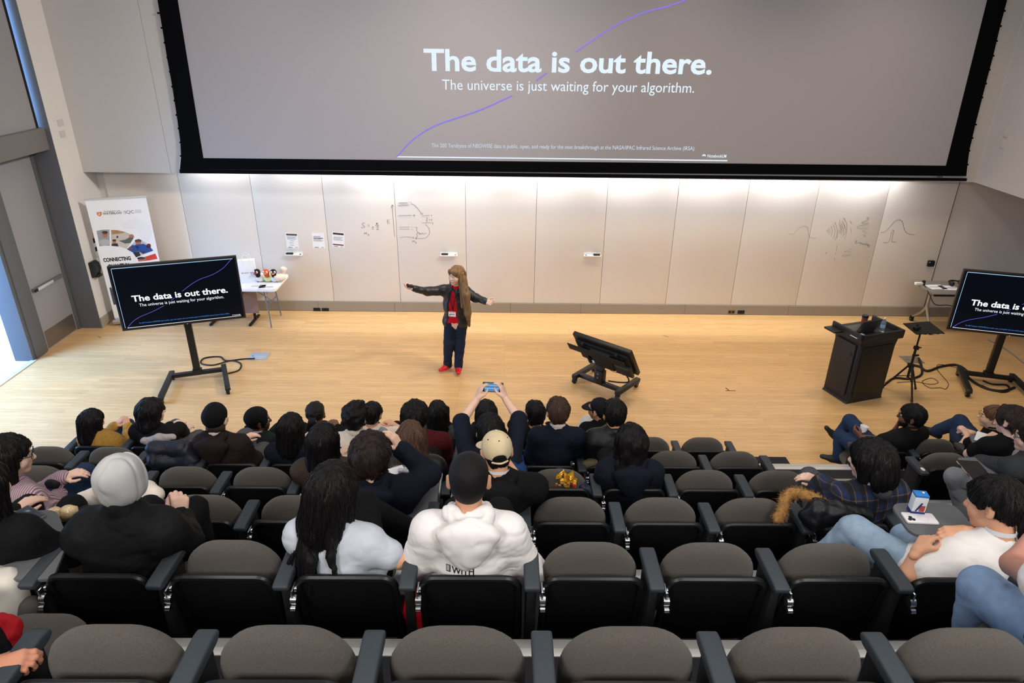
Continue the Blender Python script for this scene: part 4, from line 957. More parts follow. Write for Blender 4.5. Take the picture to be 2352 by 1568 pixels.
# ---- front row
sit('mustard', 'person with long black hair in a mustard cable-knit sweater', 5, FX[-7], (212, 966), .05, yaw=-22, roll=4, skin=TAN, shirt=shirt(c_mustard, loose=.028), pants=pants(c_denim),
    hair=dict(style='long', len=.40, sway=(-.02, 0, 0)), sh=(.07, 0, 0), legR=dict(kn=('px', 300, 990, .47), an=('px', 268, 1010, .62), toe=(-.7, .7, 0)), legL=dict(kn=(-.05, .5, .52)), sw=.15)
def bk_text(E): back_text(E, 'WORLD UNIVERSITY', 395, 997, .085, .0055, WHITEP)
sit('messy', 'person with messy chin-length black hair in a black jacket, front row beside the headwrap', 5, FX[-6], (349, 945), .06, yaw=-48, pitch=2, skin=LIGHTSKIN, shirt=shirt(c_black, loose=.03, collar=.02), pants=pants(c_greyp),
    hair=dict(style='wavy', len=.17, th=.030, back=.02, tip=.07), R=dict(el=('px', 412, 985, .13), wr=('px', 424, 992, .33), hd=(.2, .9, .2)), legR=dict(kn=('px', 456, 1000, .5), an=('px', 470, 1040, .62)), sw=.165, tyaw=-8)
sit('headwrap', 'person in a black headwrap and gold hoop earring, dark green sweater, front row', 5, FX[-4], (594, 966), .06, yaw=-58, pitch=0, skin=DARKSK, shirt=shirt(c_green, loose=.018), pants=pants(c_black),
    hair=dict(style='headwrap', hat=cloth('black jersey', rgb(15, 15, 18)), knot=(-.02, -.10, -.085)), tyaw=-15, sw=.15,
    extra=ex(lanw, lambda E: E['hchild']('hoop_earring', tube([(.094 + .0 * math.cos(t), -.006 + .021 * math.cos(t), -.058 + .021 * math.sin(t)) for t in np.linspace(0, 2 * math.pi, 17)[:-1]], .0018, 6, closed=True), GOLD)))
sit('braids', 'person with thin black braids tied in a pale gold elastic, front row', 5, FX[-3], (725, 950), .04, yaw=0, skin=BROWN, shirt=shirt(c_black), pants=pants(c_black), hair=dict(style='braids', c=(22, 18, 17)), sw=.15)
sit('whiteshirt', 'person with short black hair in a white shirt, hands clasped, front row', 5, FX[-2], (856, 950), .06, yaw=-14, skin=WARM, shirt=shirt(c_cream, sleeve='short', loose=.022), pants=pants(c_black), hair=dict(style='short', th=.014, nape=-.085),
    R=dict(el=('px', 925, 990, .12), wr=('px', 905, 975, .30), hd=(-.8, .5, .15), hn=(-.3, .3, -.9)), L=dict(el=('px', 855, 990, .2), wr=('px', 876, 976, .32), hd=(.8, .5, .15)), extra=ex(glasses))
sit('turtleneck', 'person with long straight black hair in a charcoal ribbed turtleneck, front row', 5, FX[-1], (1006, 946), .05, yaw=4, roll=-3, skin=LIGHTSKIN, shirt=shirt(c_char, loose=.02, collar=.03), pants=pants(c_black), hair=dict(style='long', len=.27, th=.010, tip=.075, back=.03), sw=.15)
sit('darkhair', 'person with wavy dark hair in the front row, between the arms of the filming person', 5, FX[0], (1117, 946), .05, yaw=3, skin=WARM, shirt=shirt(c_black), pants=pants(c_black), hair=dict(style='wavy', len=.26, th=.014), sw=.15)
sit('spiky', 'person with short spiky black hair in a black jacket, front row', 5, FX[1], (1229, 950), .06, yaw=8, skin=WARM, shirt=shirt(c_black, loose=.022), pants=pants(c_black), hair=dict(style='messy', th=.018), L=dict(el=('px', 1180, 975, .2), wr=('px', 1200, 965, .35), hd=(.3, .5, .8)))
sit('blackcap', 'person in a black baseball cap and black varsity jacket, light grey trousers, front row', 5, FX[2], (1375, 940), .07, yaw=48, pitch=4, skin=TAN, shirt=shirt(c_black, loose=.03, collar=.025), pants=pants(c_greyl), hair=dict(style='cap', hat=cloth('black cap twill', rgb(22, 22, 25)), c=BK),
    legL=dict(kn=('px', 1350, 968, .55), an=('px', 1318, 1000, .42), toe=(-.8, .5, 0)), sh=(.03, 0, 0))

# ---- second row from the stage
sit('beanie', 'person in a black beanie and dark brown hoodie', 4, cx(-4), (497, 962), .03, yaw=-6, skin=LIGHTSKIN, shirt=shirt(c_brownh, loose=.034, hood=True), pants=pants(c_greyp, loose=.03), hair=dict(style='beanie', hat=cloth('black beanie knit', rgb(15, 15, 17)), c=(52, 36, 30)),
    sh=(.03, 0, 0), legR=dict(kn=('px', 606, 1036, .42), an=(.33, .5, .1)), R=dict(wr=('px', 560, 1040, .3)), extra=ex(lanw))
sit('straight', 'person with very long straight black hair, dark navy top, right of the black beanie', 4, cx(-3), (669, 980), .02, yaw=-10, roll=5, skin=LIGHTSKIN, shirt=shirt(c_navyh, loose=.02), pants=pants(c_black), hair=dict(style='long', len=.42, th=.014, tip=.09, back=.04), extra=ex(glasses), sw=.155)
sit('curly', 'person with curly black hair in a cream shirt', 4, cx(-2), (818, 957), .04, yaw=-20, skin=TAN, shirt=shirt(c_cream, loose=.024, collar=.015), pants=pants(c_black), hair=dict(style='curly', th=.026, nape=-.085))
sit('maroon', 'person with big wavy black hair in a maroon hoodie', 4, cx(-1), (952, 957), .05, yaw=-10, roll=6, skin=TAN, shirt=shirt(c_maroon, loose=.03, hood=True), pants=pants(c_black), hair=dict(style='messy', th=.036), sh=(.10, 0, .0))
sit('straightbrown', 'person with straight mid-brown hair in a dark navy shirt and white lanyard', 4, cx(1), (1281, 945), .03, yaw=3, skin=LIGHTSKIN, shirt=shirt(c_navy, loose=.028), pants=pants(c_black), hair=dict(style='short', th=.018, c=(64, 46, 36), nape=-.105), extra=ex(lanw), sw=.175)
sit('puffer', 'person with short black hair in a black puffer jacket, behind the black baseball cap', 4, cx(2), (1410, 950), .03, yaw=6, skin=WARM, shirt=shirt(c_puff, loose=.04, puffer=True, collar=.01), pants=pants(c_black), hair=dict(style='short', th=.02))

# ---- fourth nearest row
sit('bob', 'person with bobbed black hair in a brown jacket and glasses', 3, cx(-2), (744, 1012), .0, yaw=-12, skin=LIGHTSKIN, shirt=shirt(c_brown, loose=.03, collar=.012), pants=pants(c_black), hair=dict(style='bob', len=.25, th=.02, tip=.085, back=.02), extra=ex(glasses), sw=.16)
sit('brownhair', 'person with long light brown hair in a black jacket', 3, cx(-1), (944, 1003), .02, yaw=5, skin=LIGHTSKIN, shirt=shirt(c_puff, loose=.028), pants=pants(c_black), hair=dict(style='long', len=.36, th=.010, c=(82, 60, 46), tip=.075, back=.045, sway=(.03, 0, 0)), sw=.155, sh=(.02, 0, 0))
sit('phone', 'person in a navy T-shirt holding a phone up with both hands to film', 3, cx(0), (1125, 990), .02, yaw=3, pitch=2, skin=LIGHTSKIN, shirt=shirt(c_navy, loose=.02, sleeve='elbow'), pants=pants(c_black), hair=dict(style='short', th=.02),
    L=dict(el=('px', 1060, 968, .22), wr=('px', 1096, 917, .40), hd=(.25, .35, .8), hn=(.8, .35, -.2), curl=(.35, .6, .5), thumb=1.3), R=dict(el=('px', 1192, 962, .22), wr=('px', 1160, 914, .40), hd=(-.25, .35, .8), hn=(-.8, .35, -.2), curl=(.35, .6, .5), thumb=1.3))
sit('wavy', 'person with wavy shoulder-length black hair in a navy hoodie with a tan bag strap', 3, cx(2), (1449, 1015), .0, yaw=4, skin=WARM, shirt=shirt(c_navyh, loose=.034, hood=True), pants=pants(c_black), hair=dict(style='wavy', len=.27, th=.024, tip=.09, back=.05, sway=(-.02, 0, 0)), sw=.17,
    extra=lambda E: E['child']('bag_strap', xf(box(-.010, .010, -.003, .003, -.06, .06, .002), np.array(at(1478, 1105, row_y(3) - .155)), rot=ry(-.55)), mat('tan strap', rgb(128, 116, 92), .8)))

# ---- third nearest row
sit('pink', 'person with glasses in a pink ribbed knit sweater, left edge of the photo', 2, cx(-5), (22, 1046), .06, yaw=-62, pitch=6, skin=LIGHTSKIN, shirt=shirt(c_pink, loose=.026, collar=.005), pants=pants(c_denim), hair=dict(style='long', len=.26, th=.018, tip=.06, back=.03), tyaw=-28,
    R=dict(el=('px', 118, 1165, .10), wr=('px', 138, 1132, .27), hd=(-.7, .5, .3), hn=(-.2, .3, -.9), curl=(.5, .7, .5)), legR=dict(kn=('px', 212, 1130, .5), an=(.45, .56, .1)), extra=ex(glasses), lod=.008)
sit('drink', 'person with thick dark brown hair in a navy hoodie, drinking from a plastic bottle', 2, cx(-1), (852, 1048), .0, yaw=-8, roll=-4, pitch=-2, skin=LIGHTSKIN, shirt=shirt(c_navyh, loose=.034, hood=True), pants=pants(c_black), hair=dict(style='messy', th=.036, c=(38, 28, 26)),
    R=dict(el=('px', 985, 1088, .17), wr=('px', 921, 1031, .17), hd=(-.42, .1, .85), hn=(-.75, .25, -.3), curl=(.3, .4, .3), thumb=.9), sw=.17, sh=(.02, 0, 0), lod=.008)
sit('cap', 'person in a beige baseball cap and black hoodie, hand held to the face', 2, cx(0), (1140, 1036), .08, yaw=12, pitch=12, skin=WARM, shirt=shirt(c_black, loose=.032, hood=True), pants=pants(c_black), hair=dict(style='cap', hat=c_khaki, c=BK),
    R=dict(el=('px', 1196, 1112, .12), wr=('px', 1165, 1062, .24), hd=(-.5, .5, .6), hn=(-.6, -.5, .1), curl=(.5, .6, .4), sleeve=1.12), extra=ex(lanw), lod=.008, sh=(.06, 0, 0))
sit('plaid', 'person with chin-length black hair in a navy plaid flannel shirt over a grey hood', 2, cx(4), (1999, 1058), .06, yaw=42, pitch=8, roll=4, skin=LIGHTSKIN, shirt=shirt(c_plaid, loose=.034), pants=pants(c_greyp), hair=dict(style='bob', len=.10, th=.026, tip=.075, back=-.01),
    L=dict(el=('px', 1890, 1118, .22), wr=('px', 1850, 1140, .42)), legL=dict(kn=('px', 1862, 1130, .46)), lod=.008, sw=.175, tyaw=12,
    extra=ex(lambda E: lanyard(E, LANW, .012, False, .098), lambda E: E['child']('grey_hood', Vol().cap(E['N'] - E['ax'] * .085 + E['fw'] * .03 - V3(0, 0, .03), E['N'] - E['fw'] * .095 - V3(0, 0, .015), .036, .04, k=.03).cap(E['N'] + E['ax'] * .085 + E['fw'] * .03 - V3(0, 0, .03), E['N'] - E['fw'] * .095 - V3(0, 0, .015), .036, .04, k=.03).mesh(.009, noise=[(.005, (20, 20, 20))]), cloth('mid grey fleece', rgb(74, 77, 80)))))

# ---- second nearest row
sit('greyhood', 'person with a light grey hood up and a black jacket, seen from behind', 1, cx(-3) + .04, (281, 1098), .10, yaw=-12, pitch=10, roll=-4, skin=LIGHTSKIN, shirt=shirt(c_nylon, loose=.050, fold=.010, collar=.02), pants=pants(c_black), hair=dict(style='hood', hat=c_hoodg), hs=.90,
    R=dict(el=('px', 418, 1240, .12), wr=('px', 414, 1190, .22), hs=1.15, hd=(0, .35, .9), hn=(-.6, .75, 0), curl=(.9, 1.2, .8), thumb=1.2), L=dict(el=('px', 170, 1255, .14), wr=('px', 200, 1190, .38)), lod=.0075, sw=.165, sh=(.0, 0, -.03), heavy=1.0)
sit('blacksleeve', 'person in a black jacket typing on a phone, cut by the left edge', 1, cx(-4) - .06, (-42, 1120), .05, yaw=-10, skin=LIGHTSKIN, shirt=shirt(c_black, loose=.036), pants=pants(c_black), hair=dict(style='long', len=.36, th=.018),
    R=dict(el=('px', 118, 1262, .05), wr=('px', 52, 1205, .22), hd=(-.75, .55, .2), hn=(0, .1, -1), curl=(.25, .35, .3)), lod=.0085)
def pale_tee(E):
    lanyard(E, LANB, .012); E['hchild']('hair_clip', join(*[ball((.074 + .004 * j, -.055 + .016 * j, .048 - .022 * j), (.011, .010, .012), 8, 6) for j in range(4)]), mat('pearl clip', rgb(214, 208, 200), .3))
sit('girl', 'person with very long black hair, pale grey T-shirt, left of the white hoodie', 1, cx(-1) - .02, (764, 1122), .06, yaw=-16, pitch=12, roll=6, skin=WARM, shirt=shirt(c_tee, loose=.020, sleeve='short'), pants=pants(c_black), tyaw=-10, sw=.165,
    hair=dict(style='long', len=.36, th=.014, tip=.06, back=.045, sway=(-.07, 0, 0), lod=.006, locks=[(V3(.06, -.07, -.06), V3(.085, -.115, -.24), .028, .016), (V3(.085, -.115, -.24), V3(.13, -.12, -.33), .016, .006), (V3(-.04, -.105, -.24), V3(-.085, -.118, -.37), .022, .005), (V3(-.02, -.11, -.26), V3(-.045, -.12, -.39), .018, .004), (V3(-.055, -.10, -.22), V3(-.11, -.11, -.34), .016, .004), (V3(.0, -.12, -.28), V3(.015, -.135, -.42), .03, .008)]),
    R=dict(el=('px', 918, 1285, -.03), wr=('px', 945, 1310, .22)), L=dict(wr=(-.2, .22, .60)), legR=dict(kn=('px', 838, 1160, .36), an=(.25, .5, .35)), sh=(.02, 0, -.02), extra=pale_tee, lod=.0075)
sit('hoodie', 'person with cropped black hair in a white hoodie with black back print', 1, cx(0) + .01, (1077, 1100), .03, yaw=0, pitch=8, roll=0, skin=(206, 152, 120), shirt=shirt(c_white, loose=.032, fold=.008, hood=True), pants=pants(c_black), hair=dict(style='buzz', th=.007, nape=-.088, lod=.006),
    L=dict(el=('px', 940, 1330, .02), wr=('px', 985, 1270, .30)), R=dict(el=('px', 1222, 1310, .02), wr=('px', 1190, 1262, .30)), sw=.180, sh=(.0, 0, -.025), lod=.0066, heavy=1.0,
    extra=lambda E: hoodie_print(E))
sit('whitetee', 'person with a short black ponytail in a white T-shirt and pale jeans', 1, cx(4) + .03, (2285, 1160), .04, hip=(0, .06, .5), yaw=34, pitch=14, roll=8, skin=WARM, shirt=shirt(c_wtee, loose=.030, sleeve='short'), pants=pants(c_lightden, loose=.028), tyaw=12, sw=.175,
    hair=dict(style='ponytail', th=.022, tie=mat('navy scrunchie', rgb(30, 36, 70), .8)), L=dict(el=('px', 2084, 1322, -.08), wr=('z', 2108, 1264, .72), hd=(.7, .55, .35), hn=(.8, .2, -.4), curl=(.5, .8, .5), thumb=.8), R=dict(el=('px', 2262, 1262, .34), wr=('z', 2216, 1219, .77), hd=(-.95, -.05, -.05), hn=(-.2, .1, -.9), curl=(.4, .7, .5), thumb=.8),
    legL=dict(kn=('px', 1962, 1222, .33), an=(-.42, .42, .12), toe=(-.5, .8, 0)), legR=dict(kn=('px', 2085, 1240, .46)), sh=(-.03, .0, -.03), extra=lambda E: lanyard(E, LANW, .013, False, .070), lod=.0072)

# ---- nearest row: people cut by the frame
sit('redcloth', 'person cut off at the lower left corner, hand over a red cloth', 0, cx(-3) - .06, (-230, 1190), .05, skin=(190, 130, 104), shirt=shirt(c_black, sleeve='short'), pants=pants(c_navyh, loose=.02), hair=dict(style='short', c=BK),
    R=dict(el=('px', -150, 1600, -.16), wr=('px', -22, 1534, -.10), hd=(.95, .25, .1), hn=(0, .3, -1), curl=(.5, .8, .5), thumb=.9), legR=dict(kn=('px', 150, 1590, .25), an=(.05, .25, .1)), legL=dict(kn=(-.35, .32, .42)), L=dict(wr=(-.4, .2, .5), hide=True), lod=.0075)
sit('elbow', 'person cut off at the right edge, bare elbow over faded jeans', 0, cx(4), (2560, 1190), .10, yaw=10, skin=(196, 140, 122), shirt=shirt(c_wtee, sleeve='none'), pants=pants(c_middenim, loose=.03), hair=dict(style='short', c=BK),
    L=dict(el=('px', 2326, 1296, .42), wr=('px', 2420, 1180, .50)), legL=dict(kn=('px', 2256, 1352, .50), an=('px', 2226, 1520, .47)), legR=dict(kn=('px', 2440, 1400, .5)), lod=.0075, sw=.18)

# ---- right-hand block
sit('beard', 'person with a black beard and glasses, black T-shirt, holding a paper cup', 5, 3.98, (2093, 956), .04, yaw=58, pitch=0, skin=BROWN, shirt=shirt(c_black, sleeve='short', loose=.022), pants=pants(c_denim, loose=.014), hair=dict(style='short', th=.02, nape=-.085), beard=True, tyaw=28,
    L=dict(el=('px', 2010, 1010, .08), wr=('px', 1978, 1003, .24), hd=(-.5, .75, .35), hn=(.6, .3, .2), curl=(.5, .6, .4), thumb=.9), R=dict(el=('px', 2066, 1018, .22), wr=('px', 2056, 986, .16), hd=(.12, -.02, .95), hn=(.75, -.5, .0), curl=(.5, .8, .5)),
    legR=dict(kn=('px', 1952, 966, .52), an=('px', 1925, 1000, .62), toe=(-.75, .25, .7)), legL=dict(kn=('px', 1930, 1000, .45), an=('px', 1924, 1050, .35), toe=(-.8, .4, 0)), extra=ex(glasses, lanb), sw=.175)
sit('tiedback', 'person with light brown tied-back hair and round glasses in a black T-shirt, jeans crossed', 5, 5.14, (2280, 957), .05, yaw=62, pitch=0, skin=LIGHTSKIN, shirt=shirt(c_black, sleeve='short', loose=.018), pants=pants(c_denim, loose=.02), hair=dict(style='ponytail', th=.010, c=(96, 68, 50)), tyaw=30,
    L=dict(el=('px', 2212, 1022, .10), wr=('px', 2222, 1000, .20), hd=(-.2, .6, .4), curl=(.5, .7, .5)), R=dict(wr=('px', 2236, 994, .26), hd=(-.7, .3, .1)), legR=dict(kn=('px', 2205, 968, .50), an=('px', 2150, 990, .62), toe=(-.8, .4, .3)), legL=dict(kn=('px', 2200, 1000, .42), an=('px', 2190, 1040, .5)), extra=ex(lambda E: glasses(E, GOLD), lanb), sw=.15)
sit('brunet', 'person with thick dark brown hair in a black shirt at a writing tablet', 4, 4.76, (2322, 968), .05, yaw=20, roll=8, skin=LIGHTSKIN, shirt=shirt(c_black, loose=.026, sleeve='short'), pants=pants(c_black), hair=dict(style='messy', th=.032, c=(44, 32, 28)), L=dict(el=('px', 2225, 1042, .15), wr=('px', 2272, 1003, .34), hd=(.75, .3, .1), curl=(.5, .7, .5)), sh=(.0, 0, 0))
sit('laptop', 'person with glasses in a dark grey sweater and grey trousers, laptop on the tablet', 3, 4.42, (2372, 1003), .10, yaw=60, pitch=4, skin=LIGHTSKIN, shirt=shirt(c_dsw, loose=.030), pants=pants(c_heather, loose=.022), hair=dict(style='messy', th=.024, c=(34, 26, 24)), tyaw=20,
    L=dict(el=('px', 2254, 1066, .25), wr=('px', 2292, 1092, .38), hd=(.8, .4, -.1), curl=(.3, .4, .3)), legL=dict(kn=('px', 2195, 1096, .36), an=('px', 2215, 1180, .4)), extra=ex(glasses), sw=.18)
# ------------------------------------------------------------------ slide shown on the big screen and on the two displays
def glow(nm, c, s): return mat(nm, (0, 0, 0), .5, emit=c, estr=s, spec=0)
def slide(parent, M, w, h, y, mt, ml, mc, kind):
    """M maps slide (u, v from top-left, 0..1) -> local (x, z); letters are parts of the display"""
    o = M(0, 0); W = M(1, 0)[0] - o[0]; Hh = o[1] - M(0, 1)[1]
    def put(nm, s, u0, u1, vb, cap, bold, m_):
        x, z = M(u0, vb); p = text_piece(s, W * (u1 - u0), Hh * cap, bold); obj(nm, xf(p, (x, y, z)), m_, parent)
    put('title_lettering', 'The data is out there.', .092, .918, .566, .104, .024, mt)
    put('subtitle_lettering', 'The universe is just waiting for your algorithm.', .142, .874, .658, .052, .0, mt)
    put('caption_lettering', 'The 200 Terabytes of NEOWISE data is public, open, and ready for the next breakthrough at the NASA/IPAC Infrared Science Archive (IRSA).', .105, .898, .948, .0215, .0, mc)
    put('footer_lettering', 'NotebookLM', .938, .995, .984, .017, .012, mt)
    seg = [[(0, 1), (.05, .91), (.115, .84), (.195, .79), (.26, .75), (.345, .683)], [(.415, .607), (.445, .57)], [(.525, .47), (.575, .41), (.64, .34), (.71, .287), (.77, .26), (.84, .215), (.915, .14), (.965, .06), (1, 0)]]
    obj('slide_curve', join(*[tube([(M(a, b)[0], y, M(a, b)[1]) for a, b in [tuple(q)[:2] for q in smooth_path([(a, b, 0) for a, b in s], 6)]], W * .0016, 5) for s in seg]), ml, parent)
    x0, z0 = M(0, 1); x1, _ = M(1, 1); t = Hh * .0032
    obj('slide_rule', box(x0, x1, y - .001, y + .001, z0 - t, z0 + t), mt, parent)
    for d in ((.932, .968), (.936, .976)): pass
    lx, lz = M(.921, .978); obj('slide_logo', join(*[tube([(lx + W * .006 + W * .0055 * k * math.cos(a), y, lz - 0 + W * .0055 * k * math.sin(a)) for a in np.linspace(0, math.pi, 8)], W * .0007, 4) for k in (1., .66, .33)]), mt, parent)
    return x0, x1, z0, t
G_T = glow('projected letters', (.80, .92, 1.0), 1.0); G_L = glow('projected violet line', (.30, .22, .95), .95); G_C = glow('projected caption', (.72, .82, .95), .9)
SY = 10.862
SCRN = mat('matte screen fabric', rgb(152, 149, 154), .85, emit=(.60, .55, .62), estr=.04)  # slight emission stands in for projector light on the fabric
sc_ = thing('projection_screen', 'large black-bordered projection screen hanging in front of the bulkhead', 'screen', (1.1, SY, 2.45))
def scr(px, py, y=SY): p = at(px, py, y); return (p.x - 1.1, p.z - 2.45)
Lo = [(311, -300), (362, 0), (373, 65), (384, 133), (396, 199), (406, 264), (414.6, 326.5), (416, 359), (413.5, 388)]
Li = [(359, -300), (408, 0), (467, 363)]; Ri = [(2342, -300), (2267.5, 0), (2172.8, 380.5)]
Ro = [(2397, -300), (2313, 0), (2306, 26), (2297, 60), (2281, 128), (2264, 192), (2240, 286), (2226, 346), (2222, 378), (2219, 404)]
def flat(pl, y0, y1, m_, nm, par): return obj(nm, prism([scr(*q) for q in pl], y0, y1), m_, par)
flat([(352, -300), (404, 0), (462, 370), (2178, 388), (2272, 0), (2350, -300)], .004, .012, SCRN, 'screen_surface', sc_)
bl = mat('black screen masking', rgb(5, 6, 9), .95, spec=.1)
flat(Lo + [(2219, 404)] + Ro[::-1] + Ri + [(467, 363)] + Li[::-1][1:], -.004, .003, bl, 'border', sc_)
a, b = scr(413, 390), scr(2220, 408)
obj('bottom_bar', join(tube([(a[0], -.004, a[1] - .03), (b[0], -.004, b[1] - .03)], .022, 10), box(a[0], b[0], -.014, .01, min(a[1], b[1]) - .02, min(a[1], b[1]) + .01)), bl, sc_)
tg = scr(2151, 405); obj('tag', box(tg[0], tg[0] + .09, -.019, -.016, tg[1] - .01, tg[1] + .008), mat('tag blue grey', rgb(60, 78, 96), .5), sc_)
for side, pl in (('tab_button', [(364, 30), (372, 64), (379, 98), (385.5, 132), (391, 165), (396.5, 199), (401.5, 231), (406, 264), (411, 295), (414.8, 327), (416, 358)]), ('tab_button', [(2307, 25), (2298, 60), (2289, 94), (2281, 128), (2272, 160), (2264, 192), (2255.5, 224), (2241, 286), (2233, 317), (2226, 346), (2222, 378)])):
    for q in pl: x, z = scr(*q); obj(side, box(x - .018, x + .018, -.006, .006, z - .012, z + .012, .003), bl, sc_)
obj('tab_cord', join(tube([(scr(*q)[0], 0, scr(*q)[1]) for q in ((415, 352), (414, 372), (413.5, 390))], .004, 5), tube([(scr(*q)[0], 0, scr(*q)[1]) for q in ((2223, 378), (2222, 392), (2221, 405))], .004, 5)), WHITEP, sc_)
q0, q1 = scr(912, 362), scr(1671, 367); Wd = q1[0] - q0[0]
slide(sc_, lambda u, v: (q0[0] + u * Wd, (q0[1] + q1[1]) / 2 + (1 - v) * Wd * .5625), 0, 0, .002, G_T, G_L, G_C, 0)

# ------------------------------------------------------------------ displays on wheeled carts
T_T = glow('lit white letters', (.90, .95, 1.0), 1.1); T_L = glow('lit violet line', (.20, .16, .95), 1.0); T_C = glow('lit blue caption', (.08, .30, .90), .9); T_E = glow('lit edge line', (.45, .72, .95), .9)
LCD = mat('dark lit panel', (.001, .0012, .002), .28, emit=(.0016, .0026, .006), estr=1.0, spec=.25)
BEZ = mat('black bezel', rgb(30, 27, 30), .35)
def caster(parent, x, y, n='caster'):
    c = obj(n, join(xf(cyl((-.016, 0, .04), (.016, 0, .04), .04, 16), (x, y, 0)), xf(cyl((-.026, 0, .04), (-.02, 0, .04), .036, 16), (x, y, 0)), box(x - .03, x + .03, y - .02, y + .03, .06, .09, .008)), RUBBER, parent)
    obj('hub', join(cyl((x - .028, y, .04), (x - .0265, y, .04), .01, 8), cyl((x + .0165, y, .04), (x + .019, y, .04), .01, 8)), CHROME, c); return c
def tv_cart(label, loc, rot, zc, w=1.53, spread=.34, leg=.62):
    h = w * 9.3 / 16; t = thing('display_cart', label, 'display', loc, rot, 'displays on wheeled carts')
    pn = obj('display_panel', box(-w / 2, w / 2, -.02, .045, zc - h / 2, zc + h / 2, .008), BEZ, t)
    sx, sz = w / 2 - .022, h / 2 - .024; zs = zc + .004
    s = obj('display_screen', box(-sx, sx, -.0225, -.019, zs - sz, zs + sz), LCD, pn)
    M = lambda u, v: (-sx + 2 * sx * (.03 + .945 * u), zs + sz - 2 * sz * (.012 + .972 * v))
    # slide letters are sub-parts of the panel
    x0, x1, z0, th = slide(pn, M, 0, 0, -.0245, T_T, T_L, T_C, 1)
    obj('slide_edge', join(box(x0 - .02, x1 + .01, -.0255, -.0235, zs + sz - .014, zs + sz - .006), box(x0 - .026, x0 - .021, -.0255, -.0235, z0, zs + sz - .01)), T_E, pn)
    obj('back_case', box(-w * .32, w * .32, .045, .09, zc - h * .3, zc + h * .3, .02), BLACK, pn); obj('status_light', ball((.02, -.021, zc - h / 2 + .006), .004, 8, 6), glow('led', (.9, .9, 1), 1.), pn)
    obj('mount', box(-.22, .22, .09, .115, zc - .22, zc + .22, .006), BLACKM, t)
    obj('pole', join(box(-.045, .045, .115, .185, .10, zc + .25, .008), box(-.062, .062, .10, .20, .10, .16, .01)), BLACK, t)
    obj('crossbar', box(-spread, spread, .11, .19, .075, .125, .01), BLACK, t)
    for s_ in (-1, 1):
        dx = s_ * .06
        q = prism([(0, 0), (0, .055), (leg + .12, .055), (leg + .15, .03), (leg + .15, 0)], -.035, .035, .008); q = xf(q, rot=rz(-math.pi / 2)); q = xf(q, rot=rz(s_ * .10)); obj('leg', xf(q, (s_ * spread, .27, .075)), BLACK, t)
        e = rz(s_ * .10) @ V3(0, -leg - .10, 0); caster(t, s_ * spread + e[0], .27 + e[1]); caster(t, s_ * spread, .24)
    return t
tv_l = tv_cart('large black display on a wheeled stand in front of the banner, whole slide visible', (-4.31, 8.47, 0), .33, 1.36)
tv_r = tv_cart('large black display on a wheeled stand right of the lectern, cut by the photo edge', (7.00, 8.58, 0), -.28, 1.25)

# tilted interactive display seen from behind
dt = thing('tilted_display_cart', 'black touch display tilted flat on a low wheeled cart, seen from behind', 'display', (1.30, 8.36, 0), math.radians(-41))
ti = math.radians(33)
def TD(p): return xf(xf(p, rot=rx(ti)), (.10, -.01, .60))
w_, h_ = .92, .52
q = box(-w_ / 2, w_ / 2, -.005, .055, -h_ / 2, h_ / 2, .012)
dp = obj('display_panel', TD(q), BLACK, dt)
obj('display_glass', TD(box(-w_ / 2 + .03, w_ / 2 - .03, .054, .058, -h_ / 2 + .03, h_ / 2 - .03)), LCD, dp)
obj('back_case', TD(join(box(-.42, .42, -.045, -.003, -.22, .18, .02), *[box(-.36, .36, -.05, -.044, -.05 + .02 * i, -.042 + .02 * i) for i in range(9)])), BLACKM, dp)
obj('control_box', TD(box(.16, .43, -.085, -.04, -.24, -.02, .012)), mat('control box grey', rgb(34, 35, 38), .45), dp)
obj('port_strip', TD(box(.2, .4, -.088, -.084, -.06, -.035)), mat('port strip', rgb(70, 84, 80), .5), dp)
obj('mount', TD(join(box(-.16, .16, -.10, -.045, -.2, .14, .01), box(-.30, -.26, -.075, -.04, -.26, .2, .006), box(.24, .28, -.075, -.04, -.26, .2, .006), box(-.36, .34, -.06, -.045, .1, .13, .004))), BLACKM, dt)
obj('shelf', TD(box(-.52, .40, -.11, -.10, .02, .15, .004)), BLACKM, dt)
obj('pole', join(box(-.05, .05, .02, .10, .10, .50, .006), box(-.065, .065, .005, .115, .10, .30, .008)), BLACK, dt)
obj('bolt', join(*[cyl((0, .004, z), (0, -.002, z), .008, 8) for z in (.2, .26)]), CHROME, dt)
obj('crossbar', box(-.36, .36, .02, .10, .085, .135, .01), BLACK, dt)
for s_ in (-1, 1):
    obj('leg', box(s_ * .36 - .038, s_ * .36 + .038, -.06, .50, .08, .14, .012), BLACK, dt)
    caster(dt, s_ * .36, -.03); caster(dt, s_ * .36, .46)
obj('cable', tube(smooth_path([(.12, .06, .46), (.22, .04, .44), (.36, .12, .34), (.38, .2, .2), (.26, .18, .15), (.1, .12, .14)], 6), .011, 8), RUBBER, dt)
obj('wire', tube(smooth_path([(.14, .0, .48), (.2, -.04, .42), (.32, -.02, .40), (.40, .04, .46)], 5), .0035, 5), RUBBER, dt)
sg = obj('paper_sheet', xf(box(-.09, .09, -.001, .001, -.045, .045), at(1362, 825, 8.66), rot=rz(-.5) @ rx(-.6)), PAPER); tag(sg, 'small white paper card tucked under the tilted touch display', 'paper')

